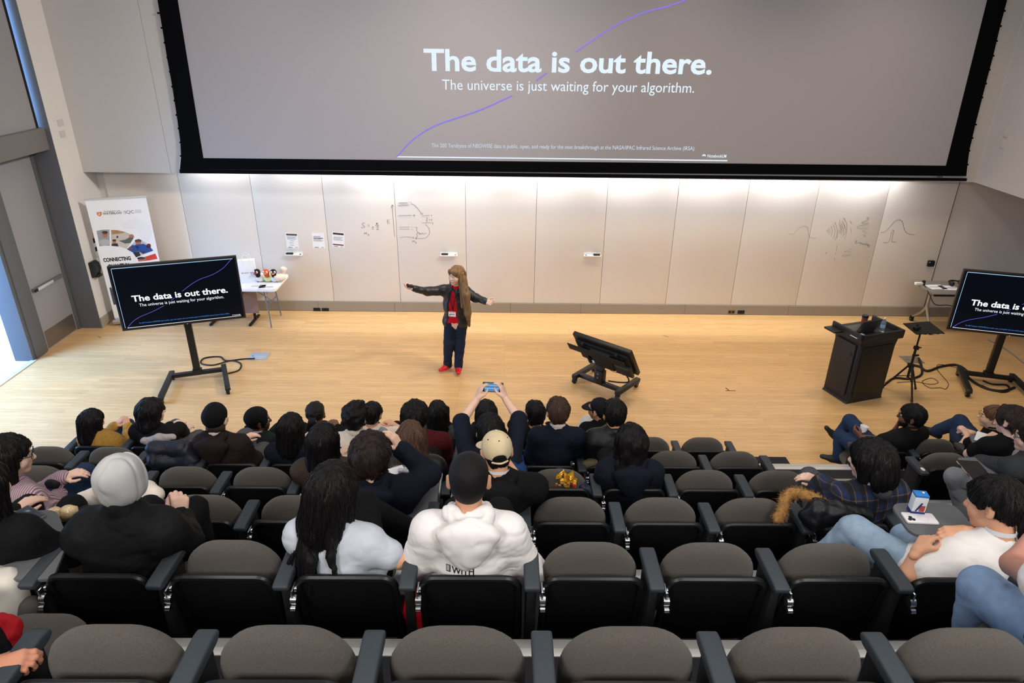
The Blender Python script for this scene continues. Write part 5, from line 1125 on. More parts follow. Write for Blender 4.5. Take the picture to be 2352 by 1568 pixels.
# ------------------------------------------------------------------ lectern and stand
LEC = mat('black lectern laminate', rgb(30, 29, 29), .5, var=.15, vscale=50, bump=.2, bscale=300)
lc = thing('lectern', 'black cabinet lectern with a flared top, laptop and bottle standing on it', 'lectern', (4.66, 8.02, 0), math.radians(18))
lw, ld, lh = .64, .47, 1.02
obj('body', join(box(.02, lw - .02, .02, ld - .02, .02, lh - .1, .012), prism([(0, 0), (.03, .03), (.03, .8), (0, lh - .1), (lw, lh - .1), (lw - .03, .8), (lw - .03, .03), (lw, 0)], .005, ld - .005, .008)), LEC, lc)
obj('front_panel', join(box(.07, lw - .07, -.008, .01, .12, .84, .006), ), mat('black panel', rgb(20, 20, 21), .45), lc)
dr = obj('door', box(-.012, .012, .06, ld - .06, .1, .86, .008), mat('dark brown door panel', rgb(38, 34, 32), .55, var=.1, vscale=60), lc)
obj('lock', join(box(-.016, -.01, .085, .115, .68, .75, .003), xf(cyl((-.02, 0, 0), (-.012, 0, 0), .01, 10), (0, .10, .715))), BLACK, dr)
obj('top', join(box(-.035, lw + .035, -.035, ld + .035, lh - .10, lh - .045, .015), box(-.035, -.0, -.035, ld + .035, lh - .06, lh + .02, .008), box(lw, lw + .035, -.035, ld + .035, lh - .06, lh + .02, .008), box(-.035, lw + .035, -.035, .0, lh - .06, lh + .02, .008)), LEC, lc)
obj('shelf', box(-.17, -.03, .30, ld + .03, lh - .07, lh - .045, .006), LEC, lc)
R18 = rz(math.radians(18)); LP = lambda x, y, z: V3(4.66, 8.02, 0) + R18 @ V3(x, y, z)
lp = thing('laptop', 'open grey laptop on the lectern, seen from behind its lid', 'laptop', LP(.22, .2, lh - .043), math.radians(18))
obj('base', box(-.16, .16, -.02, .2, .0, .014, .004), mat('space grey metal', rgb(84, 82, 84), .4, metal=.6), lp); obj('lid', xf(box(-.16, .16, -.005, .005, 0, .21, .004), (0, -.02, .012), rot=rx(.42)), mat('space grey metal'  , rgb(84, 82, 84)), lp)
PET = mat('clear plastic bottle', rgb(210, 224, 236), .12, trans=.85, ior=1.3); CAPW = mat('white bottle cap', rgb(230, 234, 240), .4)
def bottle(label, loc, capm=CAPW, rot=None):
    t = thing('water_bottle', label, 'bottle', loc); 
    if rot is not None: t.rotation_euler = rot
    obj('body', lathe([(.001, 0), (.030, .002), (.032, .02), (.030, .05), (.032, .06), (.030, .075), (.032, .09), (.032, .125), (.026, .15), (.013, .172), (.013, .185)], 18), PET, t)
    obj('cap', lathe([(.001, .182), (.0145, .182), (.0145, .198), (.012, .2), (.001, .2)], 14), capm, t); obj('label', lathe([(.0325, .058), (.0327, .06), (.0327, .092), (.0325, .094)], 18), mat('bottle label blue', rgb(150, 180, 214), .5), t)
    return t
bottle('clear plastic water bottle standing on the lectern', LP(.45, .13, lh - .043))
cu = thing('tumbler', 'reddish brown insulated tumbler with a black lid on the lectern', 'cup', LP(.36, .36, lh - .043))
obj('body', lathe([(.001, 0), (.034, .001), (.040, .12), (.040, .13)], 18), mat('red brown enamel', rgb(122, 62, 50), .4), cu); obj('lid', lathe([(.001, .128), (.043, .128), (.043, .150), (.037, .158), (.001, .158)], 18), BLACK, cu)
ps = obj('paper_sheet', xf(box(-.11, .09, -.06, .06, 0, .002), LP(.06, .1, lh - .043), rot=R18), PAPER); tag(ps, 'white paper lying on the lectern behind the laptop', 'paper')
st = thing('tripod_stand', 'black tripod stand with a flat perforated tray, right of the lectern', 'stand', (5.63, 8.36, 0), .1)
obj('pole', join(cyl((0, 0, .25), (0, 0, .72), .017), cyl((0, 0, .6), (0, 0, 1.0), .012)), BLACK, st); obj('clamp', join(box(-.025, .03, -.025, .025, .68, .73, .006), cyl((.03, 0, .705), (.075, 0, .705), .008), box(-.03, .03, -.03, .03, .40, .45, .006), box(-.02, .07, -.012, .012, .58, .60, .004)), BLACKM, st)
for k in range(3):
    a = math.radians(-100 + 120 * k); e = V3(math.cos(a), math.sin(a), 0); obj('leg', join(cyl((e * .02 + V3(0, 0, .44)), (e * .26 + V3(0, 0, .02)), .013, 10), cyl(e * .02 + V3(0, 0, .27), e * .14 + V3(0, 0, .23), .007, 6), ball(e * .26 + V3(0, 0, .016), .018, 10, 7)), BLACK, st)
trp = [(-.2 + .4 * i / 9, .15 + (.012 if i % 2 else -.004)) for i in range(10)]; tr = prism([(-.21, -.13), (.19, -.16)] + [(x, z) for x, z in trp[::-1]], -.006, .006); tr = xf(tr, rot=rx(math.pi / 2 + .12)); obj('tray', xf(tr, (.02, 0, 1.0)), BLACKM, st)
mc = thing('microphone', 'small black microphone receiver lying on the tripod tray', 'microphone', (5.52, 8.30, 1.0), .5); obj('body', box(-.05, .05, -.03, .03, .012, .05, .012), BLACK, mc); obj('knob', ball((.03, .02, .06), .018), BLACKM, mc)

# cables and floor boxes
def cable(label, pts, r=.011, m_=RUBBER, sub=7): o = obj('cable', tube(smooth_path(pts, sub), r, 7), m_); return tag(o, label, 'cable', 'cables on the stage floor')
gz = lambda x, y, z=.012: tuple(at_z(x, y, z))
cable('thick black cable looping from the left display stand to the floor box', [gz(585, 823, .03), gz(560, 824), gz(520, 828), gz(505, 819), gz(470, 822), gz(462, 834), gz(490, 838), gz(530, 828), gz(553, 835), gz(548, 850), gz(520, 858)])
cable('thick black cable trunk running from the lectern floor box to the right display', [gz(2085, 835, .03), gz(2112, 842), gz(2130, 852), gz(2160, 842), gz(2195, 838), gz(2218, 850), gz(2225, 868), gz(2260, 890), gz(2300, 898), gz(2330, 890)], .02)
cable('black cable bundle coming off the lectern floor box toward the tripod', [gz(2110, 822, .06), gz(2116, 840), gz(2116, 860), gz(2090, 870), gz(2055, 868), gz(2035, 880)], .018)
cable('thin dark cord in loose loops between the tripod and the right display', [gz(2060, 878, .006), gz(2100, 876, .006), gz(2135, 882, .006), gz(2155, 878, .006), gz(2140, 868, .006), gz(2118, 876, .006), gz(2135, 890, .006), gz(2160, 890, .006), gz(2172, 893, .006), gz(2178, 880, .006), gz(2160, 858, .006), gz(2152, 845, .006), gz(2165, 837, .006), gz(2260, 860, .006)], .004)
cable('grey cable running from behind the right display to the floor', [gz(2270, 778, .02), gz(2310, 800, .02), gz(2352, 832, .02)], .009, mat('grey cable', rgb(150, 152, 154), .6))
cable('coil of black cable lying under the right display stand', [gz(2255, 885), gz(2270, 892), gz(2300, 900), gz(2318, 896), gz(2312, 884), gz(2280, 882), gz(2258, 874)], .013)
for lbl, (x, y), m_ in (('pale square floor box with a plugged cable, behind the left display', (595, 818), mat('floor box blue grey', rgb(176, 186, 198), .45, metal=.3)), ('grey square floor box under the cables, right of the lectern', (2094, 826), mat('floor box grey', rgb(134, 128, 120), .45, metal=.3))):
    c = at_z(x, y, 0); fb = thing('floor_box', lbl, 'floor box', (c.x, c.y, .001), .0, 'floor boxes'); obj('plate', box(-.14, .14, -.12, .12, 0, .008, .003), m_, fb); obj('lid', join(box(-.05, .12, -.07, .07, .0075, .0125, .002), box(.08, .115, -.1, -.07, .0075, .012)), m_, fb); obj('slot', box(-.10, -.07, -.02, -.01, .007, .010), BLACKM, fb)
tm = obj('tape_mark', join(xf(box(-.07, .07, -.008, .008, 0, .0015), at_z(1678, 897, .0005)), xf(box(-.008, .008, -.0, .09, 0, .0015), at_z(1675, 897, .0005), rot=rz(.3))), mat('dark red tape', rgb(120, 40, 30), .7)); tag(tm, 'small dark red tape mark on the stage floor before the lectern', 'tape')
for lbl, (x, y), a in (('dark scuff on the floor below the banner', (229, 774), -.6), ('dark scuff on the floor right of the tilted display', (1529, 772), -.7)):
    sf = obj('scuff_mark', xf(box(-.05, .05, -.004, .004, 0, .001), at_z(x, y, .0006), rot=rz(a)), BLACKM); tag(sf, lbl, 'mark')
lam = thing('clicker', 'black rounded presentation clicker in the hand of the speaker', 'clicker', (0, 0, 0))
obj('body', join(ball((0, 0, 0), (.024, .024, .026)), ball((.045, .0, -.008), (.030, .028, .024)), tube([(0, 0, 0), (.045, 0, -.006)], .018, 8)), BLACK, lam); obj('ring', tube([(.0 + .012 * math.cos(t), -.024, .0 + .012 * math.sin(t)) for t in np.linspace(0, 6.28, 13)[:-1]], .003, 5, closed=True), mat('ring dark gloss', rgb(60, 52, 44), .25), lam)
# ------------------------------------------------------------------ speaker on the stage
def speaker():
    Yw = 8.97; P = lambda x, y, Y=Yw: np.array(at(x, y, Y)); O = V3(*at_z(1042, 845, 0)); O[2] = 0
    hc = P(1048, 632, 8.90); Hm = rz(math.radians(146)) @ rx(math.radians(2)) @ ry(math.radians(-3)); ax = rz(math.radians(172)) @ V3(1, 0, 0); fw = rz(math.radians(172)) @ V3(0, 1, 0)
    S = P(1044, 668, 8.95); Hp = P(1047, 738, 8.98)
    arms = dict(R=dict(el=P(980, 669, 8.83), wr=P(950, 662, 8.70), hd=(-.9, -.3, .28), hn=(.25, -.25, .9), curl=(.3, .45, .35), thumb=.3, spread=.1),
                L=dict(el=P(1093, 684, 8.88), wr=P(1117, 693, 8.76), hd=(.62, -.65, .1), hn=(-.55, -.45, .6), curl=(.12, .2, .2), thumb=-.1, spread=.14))
    legs = dict(R=dict(kn=P(1031, 787, 8.93), an=np.array(at_z(1028, 836, .09)), toe=V3(-.62, -.78, 0)), L=dict(kn=P(1056, 788, 8.94), an=np.array(at_z(1053, 840, .09)), toe=V3(.05, -1, 0)))
    red = cloth('red knit', rgb(196, 16, 30), bump=.4); lea = mat('black leather', rgb(33, 35, 40), .42, bump=.5, bscale=60, var=.2, vscale=14, spec=.5)
    hl = lambda p: Hm.T @ (np.asarray(p) - hc)
    locks = [(hl(P(1062, 640, 8.86)), hl(P(1068, 672, 8.80)), .045, .05), (hl(P(1068, 672, 8.80)), hl(P(1072, 712, 8.79)), .05, .042), (hl(P(1072, 712, 8.79)), hl(P(1075, 738, 8.82)), .042, .010),
             (hl(P(1056, 640, 8.85)), hl(P(1060, 700, 8.80)), .02, .012), (V3(-.045, .072, .06), V3(.045, .072, .06), .026, .026)]
    def jacket(E):
        v = Vol(); C, i = E['C'], .026; Lp, Rp, N = E['Lp'], E['Rp'], E['N']; H2 = E['Hp'] + V3(0, 0, .035)
        v.cap(H2, C, .130 + i, .140 + i, k=.05, flat=(fw, .86)).cap(C, S - V3(0, 0, .045), .140 + i, .11 + i, k=.05, flat=(fw, .86)).cap(Lp * .94 + S * .06, Rp * .94 + S * .06, .058 + i, k=.06)
        v.cap(H2 - ax * .09 - V3(0, 0, .03), H2 + ax * .10 - V3(0, 0, .03), .10, k=.05)
        for s, A, sh in ((-1, arms['L'], Lp), (1, arms['R'], Rp)): v.cap(sh, A['el'], .076, .060, k=.03).cap(A['el'], A['el'] * .06 + A['wr'] * .94, .058, .047, k=.025)
        v.cap(N - ax * .06 - V3(0, 0, .01), N - fw * .06 + V3(0, 0, .02), .03, k=.02).cap(N + ax * .06 - V3(0, 0, .01), N - fw * .06 + V3(0, 0, .02), .03, k=.02)
        v.cap(N + V3(0, 0, -.02), N + V3(0, 0, .2), .055, k=.01, op='s')
        v.cap(S + fw * .13 + V3(0, 0, .06), C + fw * .18 + ax * .015, .048, .082, k=.012, op='s'); v.cap(C + fw * .18 + ax * .015, E['Hp'] + fw * .165 + ax * .02 - V3(0, 0, .2), .082, .125, k=.012, op='s'); v.plane(E['Hp'] - V3(0, 0, .06), (0, 0, -1), k=.01)
        E['child']('jacket', v.mesh(.008, noise=[(.006, (14, 14, 22)), (.003, (36, 36, 40))]), lea)
        E['child']('lanyard', join(*[tube([(N + ax * s * .05 + fw * .045)[:].tolist(), (S + fw * .145 + ax * s * .03 - V3(0, 0, .06)).tolist(), (C + fw * .165 - V3(0, 0, .06)).tolist()], .006, 5) for s in (-1, 1)]), LANB)
        bc = P(1044, 711, 8.95) + fw * .165; bm_ = np.array([ax * -1, -fw, V3(0, 0, 1)]).T
        bd = E['child']('badge', xf(box(-.052, .052, -.002, .002, -.038, .034, .002), bc, rot=bm_), PAPER); 
        o = obj('badge_print', [(xf(join(box(-.046, .046, -.0035, -.002, .020, .029)), bc - O, rot=bm_), mat('pink strip', rgb(214, 130, 140), .6)), (xf(join(box(-.036, .036, -.0035, -.002, -.008, .001), box(-.04, -.025, -.0035, -.002, -.022, -.013)), bc - O, rot=bm_), INK)], None, bd)
        E['child']('badge_clip', tube([(C + fw * .165 - V3(0, 0, .06)).tolist(), (bc + V3(0, 0, .034)).tolist()], .004, 5), CHROME)
        E['child']('pendant', ball(N + fw * .075 - V3(0, 0, .075), .006, 8, 6), GOLD)
    b = build_person('person', 'speaker with long light brown hair, black leather jacket, red top and red shoes, arms spread', O, hc, Hm, Hp, S, ax, fw, arms, legs, LIGHTSKIN, shirt(red, loose=.010, sleeve='none', hem=.015), pants(c_darkden, loose=.019, lod=.009), mat('red shoe', rgb(206, 22, 36), .4),
        dict(style='long', len=.34, th=.012, c=(132, 104, 74), tip=.06, back=.02, locks=locks, lod=.0058), sw=.155, lod=.0066, smile=True, extra=jacket, slim=.84, handlod=.0048, browc=(96, 70, 50))
    w = arms['R']['wr']; lam.location = (w + nrm(V3(-.9, -.3, .28)) * .075 + V3(.0, -.02, .036)).tolist()
speaker()

# ------------------------------------------------------------------ things on the walls
WF = W_Y - .017
def tg(o, l, c, g=None): return tag(o, l, c, g)
def notice(label, px, py, rot, band, title, foot, qr=()):
    c = at(px, py, WF - .001); t = thing('notice', label, 'notice', c, 0, 'notices taped to the wall'); t.rotation_euler = (0, rot, 0)
    pp = obj('sheet', box(-.104, .104, -.0012, 0, -.134, .134), PAPER, t)
    ps = []
    if band: ps.append((box(-.09, .09, -.0022, -.001, .088, .12), band))
    for i in range(5): ps.append((box(-.082, .082 - .02 * (i % 3), -.002, -.001, .045 - .014 * i if not qr else .066 - .011 * i, .050 - .014 * i if not qr else .070 - .011 * i), GREYINK))
    for (x, z) in qr: ps.append((join(box(x + .03, x + .10, -.002, -.001, z - .003, z + .003)), GREYINK))
    if foot: ps.append((box(-.09, .09, -.0022, -.001, -.098, -.078), foot))
    ps.append((box(-.075, -.005, -.002, -.001, -.121, -.113), INK)); ps.append((box(.04, .08, -.002, -.001, -.121, -.115), INK))
    obj('print', ps, None, pp)
    if title:
        for j, s in enumerate(title): obj('title', xf(text_piece(s, None, .016, .02), (-.075, -.003, .062 - .026 * j)), INK, pp)
notice('white notice above the left marker tray, with dark photo band at its top', 671, 552.5, .03, mat('photo band', rgb(92, 66, 58), .6, var=.7, vscale=40), None, None, qr=((-.07, -.005), (-.08, -.04), (-.07, -.08)))
notice('white notice reading NOTICE OF PHOTOGRAPHY, middle of three', 731.5, 552.5, .02, None, ['NOTICE OF', 'PHOTOGRAPHY'], None)
notice('tilted white notice with dark red bands, rightmost of three', 777, 550.5, .09, mat('dark band print', rgb(62, 34, 40), .6, var=.6, vscale=40), None, MAROON)
for lb, px, py in (('white marker tray with black eraser, below the left notice', 675, 583), ('white marker tray with black eraser, behind the speaker', 1031, 584.5), ('white marker tray with black eraser, right of the speaker', 1361, 585.5)):
    c = at(px, py, WF - .03); t = thing('marker_tray', lb, 'tray', (c.x, WF, c.z - .02), 0, 'marker trays')
    obj('tray', join(box(-.145, .145, -.075, 0, 0, .008, .003), box(-.145, .145, -.08, -.072, 0, .022, .003), box(-.145, .145, -.006, 0, 0, .05)), WHITEP, t)
    e = 1 if px == 1361 else -1
    er = obj('eraser', join(box(e * .07 - .055, e * .07 + .055, -.068, -.012, .008, .042, .006)), mat('black felt', rgb(30, 32, 36), .9), None, loc=None); er.location = (c.x, WF, c.z - .02); tag(er, 'black felt eraser on the ' + lb.split(', ')[1].replace('below', 'tray below').replace('behind', 'tray behind').replace('right of', 'tray right of'), 'eraser', 'erasers on the marker trays')
    mk = obj('marker', [(cyl((-e * .02, -.045, .018), (-e * .10, -.045, .018), .009), WHITEP), (cyl((-e * .10, -.045, .018), (-e * .125, -.045, .018), .0095), BLACK)], None); mk.location = (c.x, WF, c.z - .02); tag(mk, 'white marker pen lying on the ' + lb.split(', ')[1].replace('below', 'tray below').replace('behind', 'tray behind').replace('right of', 'tray right of'), 'marker', 'markers on the trays')
for lb, px, py in (('dark wall outlet behind the speaker display, left one of a pair', 728, 710.5), ('dark wall outlet behind the speaker display, right one of a pair', 747.5, 711), ('bronze wall outlet under the blank panel, left one of a pair', 1680, 716), ('dark wall outlet under the blank panel, right one of a pair', 1702, 716.5)):
    lb = lb.replace('behind the speaker display', 'beside the folding table')
    c = at(px, py, W_Y - .036); t = thing('wall_outlet', lb, 'outlet', (c.x, W_Y - .036, c.z), 0, 'wall outlets in the baseboard'); pl = obj('plate', box(-.062, .062, -.006, 0, -.032, .032, .003), BLACKM if px != 1680 else mat('bronze plate', rgb(104, 86, 62), .5), t); obj('socket', join(*[box(x - .018, x + .018, -.009, -.005, -.02, .02, .003) for x in (-.03, .03)]), BLACK, pl)
c = at(2138, 605, WF - .02); t = thing('wall_device', 'small black card reader on the wall above the right-hand table', 'card reader', (c.x, WF, c.z)); obj('case', join(box(-.055, .05, -.045, 0, -.05, .055, .008), box(.04, .065, -.03, 0, -.05, .03, .004)), BLACK, t); obj('lamp', box(-.045, -.03, -.047, -.044, .02, .035), glow('reader led', (.2, .45, .8), .6), t)
# left wall
c = at_x(219, 618, LX + .05); t = thing('soap_dispenser', 'black hand sanitizer dispenser on the left wall beside the grey door', 'dispenser', (LX, c.y, c.z)); obj('case', prism([(0, -.13), (.0, .13), (.05, .14), (.10, .10), (.11, .0), (.09, -.06), (.06, -.12)], -.075, .075, .014), BLACK, t); obj('nozzle', join(ball((.10, .02, -.095), .028), box(.03, .10, -.04, .04, -.13, -.08, .01)), BLACK, t)
for lb, px, py, w, h, mt_, top in (('yellow tag on the left wall behind the banner', 218, 539, .05, .10, mat('yellow tag', rgb(206, 160, 50), .6), None), ('black and white wall plate behind the banner, upper one', 220, 556, .07, .16, PAPER, .08), ('black and white wall plate behind the banner, lower one', 225, 576, .07, .16, PAPER, .07), ('white switch plate with black keypad beside the banner', 231, 598, .10, .15, WHITEP, 0)):
    c = at_x(px, py, LX + .005); t = thing('wall_plate', lb, 'wall plate', (LX, c.y, c.z), 0, 'plates on the left wall'); pl = obj('plate', box(0, .01, -w, w, -h / 2, h / 2, .003), mt_, t)
    if top: obj('black_field', box(.009, .012, -w, w, h / 2 - top, h / 2), BLACKM, pl)
    if top == 0: obj('keypad', box(.009, .02, .02, .09, -.07, .07, .004), BLACK, pl)
for lb, px, py in (('clear plate on the left wall high above the banner, upper one', 139, 282), ('clear plate on the left wall high above the banner, lower one', 144, 308)):
    c = at_x(px, py, LX + .003); o = obj('wall_label', join(box(LX + .001, LX + .006, c.y - .07, c.y + .07, c.z - .05, c.z + .05), box(LX + .006, LX + .007, c.y - .03, c.y + .01, c.z - .04, c.z - .01)), mat('pale plate', rgb(188, 182, 176), .5)); tag(o, lb, 'wall plate')
for lb, px, py in (('white wall plate high on the right bulkhead, upper one', 2311, 306), ('white wall plate high on the right bulkhead, lower one', 2304, 331)):
    c = at_x(px, py, 7.497); o = obj('wall_plate', box(7.488, 7.4995, c.y - .035, c.y + .035, c.z - .055, c.z + .055, .002), mat('plate beige', rgb(196, 186, 178), .5)); tag(o, lb, 'wall plate')

# ------------------------------------------------------------------ roll-up banner
bn = thing('banner_stand', 'white roll-up banner with photos and CONNECTING QUANTUM lettering by the left wall', 'banner', (-6.53, 10.53, 0), .30)
VIN = mat('white vinyl', rgb(236, 236, 240), .5)
sh_ = obj('banner_sheet', box(0, .86, -.0015, .0015, .10, 2.10), VIN, bn)
obj('top_rail', join(box(-.01, .87, -.012, .012, 2.085, 2.115, .004)), ALU, bn); obj('base', box(-.03, .89, -.09, .09, .02, .11, .03), CHROME, bn); obj('foot', join(box(.08, .11, -.16, .16, 0, .02, .004), box(.75, .78, -.16, .16, 0, .02, .004)), CHROME, bn); obj('support_pole', cyl((.43, .03, .1), (.43, .012, 2.09), .009), ALU, bn)
def bq(x, y): return ((x - 100 - .227 * (y - 125)) / 645, 2.10 - (y - 125 + .065 * (x - 100 - .227 * (y - 125))) / 637)
def bp_(L, m_, nm, d=.0022): return obj(nm, prism([bq(*q) for q in L], -d - .0006, -.0014), m_, sh_)
ORG = mat('orange crest', rgb(206, 120, 40), .5); NAVYI = mat('navy ink', rgb(40, 40, 62), .6)
bp_([(207, 252), (250, 246), (252, 275), (238, 294), (222, 288), (210, 275)], ORG, 'crest')
obj('crest_mark', join(*[xf(box(-.014, .014, -.0034, -.0028, -.003, .003), (bq(230, y)[0], 0, bq(230, y)[1]), rot=ry(a)) for y, a in ((263, .5), (263, -.5), (276, .5), (276, -.5))]), PAPER, sh_)
def bt(s, x, y, w, h, b_, m_, nm='lettering'): u, z = bq(x, y); obj(nm, xf(text_piece(s, w, h, b_), (u, -.0022, z)), m_, sh_)
bt('UNIVERSITY OF', 268, 250, .235, .017, .01, NAVYI); bt('WATERLOO', 262, 277, .268, .036, .02, NAVYI); bt('IQC', 466, 265, .125, .052, .0, MAROON)
for j in range(3): bt(['Institute for', 'Quantum', 'Computing'][j], 553, 231 + 13 * j, .09, .011, .0, NAVYI)
u, z = bq(452, 250); obj('divider', box(u - .001, u + .001, -.003, -.0014, z - .03, z + .03), NAVYI, sh_)
dots = []
for i in range(26):
    for j in range(34):
        x, y = 405 + i * 13.5 + (j % 2) * 6, 318 + j * 11
        if (x - 560) ** 2 + (y - 470) ** 2 < 155 ** 2 and (y < 420 or x > 560 + (y - 430) * .4 + 20) and (y - 430) < (x - 480) * 1.0 + 20: u, z = bq(x, y); dots.append(box(u - .003, u + .003, -.0026, -.0014, z - .003, z + .003))
obj('dot_pattern', join(*dots), mat('pale grey dots', rgb(186, 190, 196), .6), sh_)
photo = lambda n, c, v_=.6: mat(n, rgb(*c), .55, var=v_, vscale=14)
bp_([(208, 440), (260, 430), (323, 428), (328, 596), (280, 596), (236, 602)], photo('photo grey', (150, 152, 156), .35), 'photo_panel')
bp_([(338, 432), (400, 435), (480, 458), (557, 502), (487, 632), (420, 606), (340, 598)], photo('photo warm white', (196, 188, 180), .2), 'photo_panel')
bp_([(338, 432), (400, 435), (470, 455), (440, 468), (345, 478)], photo('photo ochre', (170, 130, 88), .3), 'photo_panel', .0028)
bp_([(592, 522), (690, 590), (740, 656), (575, 726), (540, 670), (486, 636)], photo('photo pale', (186, 190, 198), .2), 'photo_panel')
bp_([(592, 745), (756, 686), (780, 745), (700, 760), (600, 770)], mat('photo red', rgb(206, 66, 50), .55), 'photo_panel')
BLU = mat('photo blue shirt', rgb(32, 74, 150), .6); SKP = mat('photo skin', rgb(170, 116, 94), .6); DKP = mat('photo dark', rgb(44, 40, 42), .6); GRN = mat('photo grey green', rgb(88, 98, 92), .6)
def disc(cx_, cy_, rx_, ry_): return [(cx_ + rx_ * math.cos(a), cy_ + ry_ * math.sin(a)) for a in np.linspace(0, 2 * math.pi, 14)[:-1]]
for L, m_ in ((disc(285, 480, 24, 32), SKP), (disc(283, 458, 26, 16), DKP), (disc(282, 560, 50, 34), photo('photo light', (178, 180, 186), .2)), (disc(370, 555, 17, 22), SKP), (disc(370, 540, 18, 10), DKP), ([(350, 575), (400, 572), (410, 606), (345, 598)], DKP), (disc(525, 500, 24, 22), SKP), ([(410, 545), (470, 535), (505, 512), (548, 515), (520, 570), (470, 575)], GRN), (disc(397, 505, 9, 12), DKP), (disc(592, 565, 28, 28), SKP), (disc(590, 548, 32, 16), DKP), ([(560, 590), (640, 580), (700, 610), (735, 655), (640, 690), (585, 650)], BLU), ([(488, 636), (540, 590), (600, 610), (590, 660), (545, 672)], BLU), (disc(530, 632, 34, 12), SKP), (disc(640, 668, 22, 12), SKP), ([(545, 672), (600, 660), (620, 705), (576, 724)], DKP), (disc(690, 605, 22, 26), mat('photo maroon', rgb(96, 40, 44), .6)), ([(598, 745), (670, 722), (672, 765), (610, 768)], SKP), (disc(625, 735, 40, 14), DKP)): bp_(L, m_, 'photo_figure', .0034)
bt('CONNECTING', 276, 768, .40, .062, .05, INK); bt('QUANTUM', 322, 836, .31, .062, .05, INK)
bp_([(332, 1050), (350, 1046), (372, 1100), (420, 1240), (376, 1240)], photo('photo dark strip', (70, 72, 78), .7), 'photo_panel')

# ------------------------------------------------------------------ tables
TABW = mat('white moulded plastic', rgb(236, 238, 242), .4); TUBE = mat('grey steel tube', rgb(128, 132, 138), .35, metal=.7)
ft = thing('folding_table', 'white folding table behind the left display, with a gift bag and toy ducks on it', 'table', (-4.60, 10.65, 0), 0)
obj('tabletop', prism(rrect(1.83, .75, .06, 6), -.022, .022, .008), TABW, ft); o = ft.children[0]; o.rotation_euler = (math.pi / 2, 0, 0); o.location = (0, 0, .72)
for s_ in (-1, 1):
    for yy in (-.24, .24): obj('leg', tube(smooth_path([(s_ * .66, yy, .70), (s_ * .70, yy * 1.02, .4), (s_ * .72, yy * 1.12, .02)], 5), .0125, 8), TUBE, ft)
    obj('brace', join(cyl((s_ * .70, -.25, .40), (s_ * .70, .25, .40), .01), cyl((s_ * .30, 0, .69), (s_ * .70, 0, .40), .008)), TUBE, ft)
wt = thing('training_table', 'brown panelled table with black T legs, standing under the white folding table', 'table', (-4.60, 10.72, 0), 0)
obj('panel', box(-.40, .42, .0, .02, .14, .60, .003), mat('brown laminate', rgb(150, 118, 104), .5, var=.06, vscale=10), wt)
for s_ in (-1, 1): obj('leg', join(box(s_ * .33 - .02, s_ * .33 + .02, -.24, .22, .0, .035, .006), box(s_ * .33 - .02, s_ * .33 + .02, .02, .05, .03, .62, .004)), BLACK, wt)
obj('brace', xf(box(-.02, .02, -.02, .3, -.02, .02, .004), (.25, -.2, .48), rot=rz(.3) @ rx(.2)), BLACK, wt)
TZ = .742
def gift():
    c = at(568, 618, 10.62); t = thing('gift_bag', 'white paper gift bag with rope handles on the folding table', 'bag', (c.x + .0, 10.62, TZ), .25); w, d, h = .13, .06, .38
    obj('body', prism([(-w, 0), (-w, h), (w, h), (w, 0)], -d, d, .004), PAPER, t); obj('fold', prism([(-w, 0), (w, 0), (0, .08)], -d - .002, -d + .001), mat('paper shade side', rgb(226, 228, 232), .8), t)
    for y in (-d - .003, d + .003): obj('handle', tube(smooth_path([(-.05, y, h - .04), (-.055, y, h + .05), (0, y, h + .10), (.055, y, h + .05), (.05, y, h - .04)], 5), .004, 6), WHITEP, t)
    obj('print', [(xf(text_piece('WATERLOO', .085, .012, .02), (-.065, -d - .002, .17)), NAVYI), (xf(text_piece('IQC', .045, .018), (.04, -d - .002, .167)), NAVYI), (box(-.088, -.072, -d - .002, -d, .166, .186), ORG)], None, t)
gift()
def duck(label, px, py, body, head, face, beak, rot, style=0):
    c = at(px, py, 10.66); t = thing('plush_duck', label, 'plush toy', (c.x, 10.66, TZ), rot, 'plush ducks on the folding table')
    v = Vol().ell((0, 0, .065), (.075, .10, .065)).ell((0, .09, .10), (.03, .045, .03), k=.03); obj('body', v.mesh(.008, noise=[(.002, (60, 60, 60))]), body, t)
    v = Vol().cap((0, -.055, .10), (0, -.07, .15), .035, .04, k=.02).ell((0, -.075, .185), (.052, .052, .05)); hd = obj('head', v.mesh(.007, noise=[(.0015, (70, 70, 70))]), head, t)
    obj('face', join(ball((-.026, -.115, .195), (.018, .014, .02)), ball((.026, -.115, .195), (.018, .014, .02))), face, hd); obj('eye', join(ball((-.026, -.128, .196), .007, 8, 6), ball((.026, -.128, .196), .007, 8, 6)), BLACK, hd)
    obj('beak', join(ball((0, -.132, .172), (.026, .028, .010))), beak, hd)
    for s_ in (-1, 1): obj('wing', Vol().ell((s_ * .072, .02, .075), (.02, .06, .04)).mesh(.008), body, t)
PW = mat('white plush', rgb(232, 230, 226), .95); PB = mat('black plush', rgb(24, 23, 25), .95); PY = mat('lime yellow plush', rgb(220, 226, 150), .95); PR = mat('red orange plush', rgb(214, 84, 50), .95); OB = mat('orange beak felt', rgb(226, 130, 50), .9); PC = mat('cream plush', rgb(222, 208, 196), .95)
duck('white toy duck with a black head, leftmost of the row', 598, 629, PW, PB, PW, mat('red felt', rgb(190, 40, 40), .9), -.3); duck('yellow green toy duck with a red orange head', 616, 629, PY, PR, PW, OB, -.05); duck('white toy duck with a black head, right of the red-headed one', 630, 629, PW, PB, PW, OB, .2); duck('cream toy duck at the right end of the row', 643, 629, PC, PC, PC, PC, 2.6)
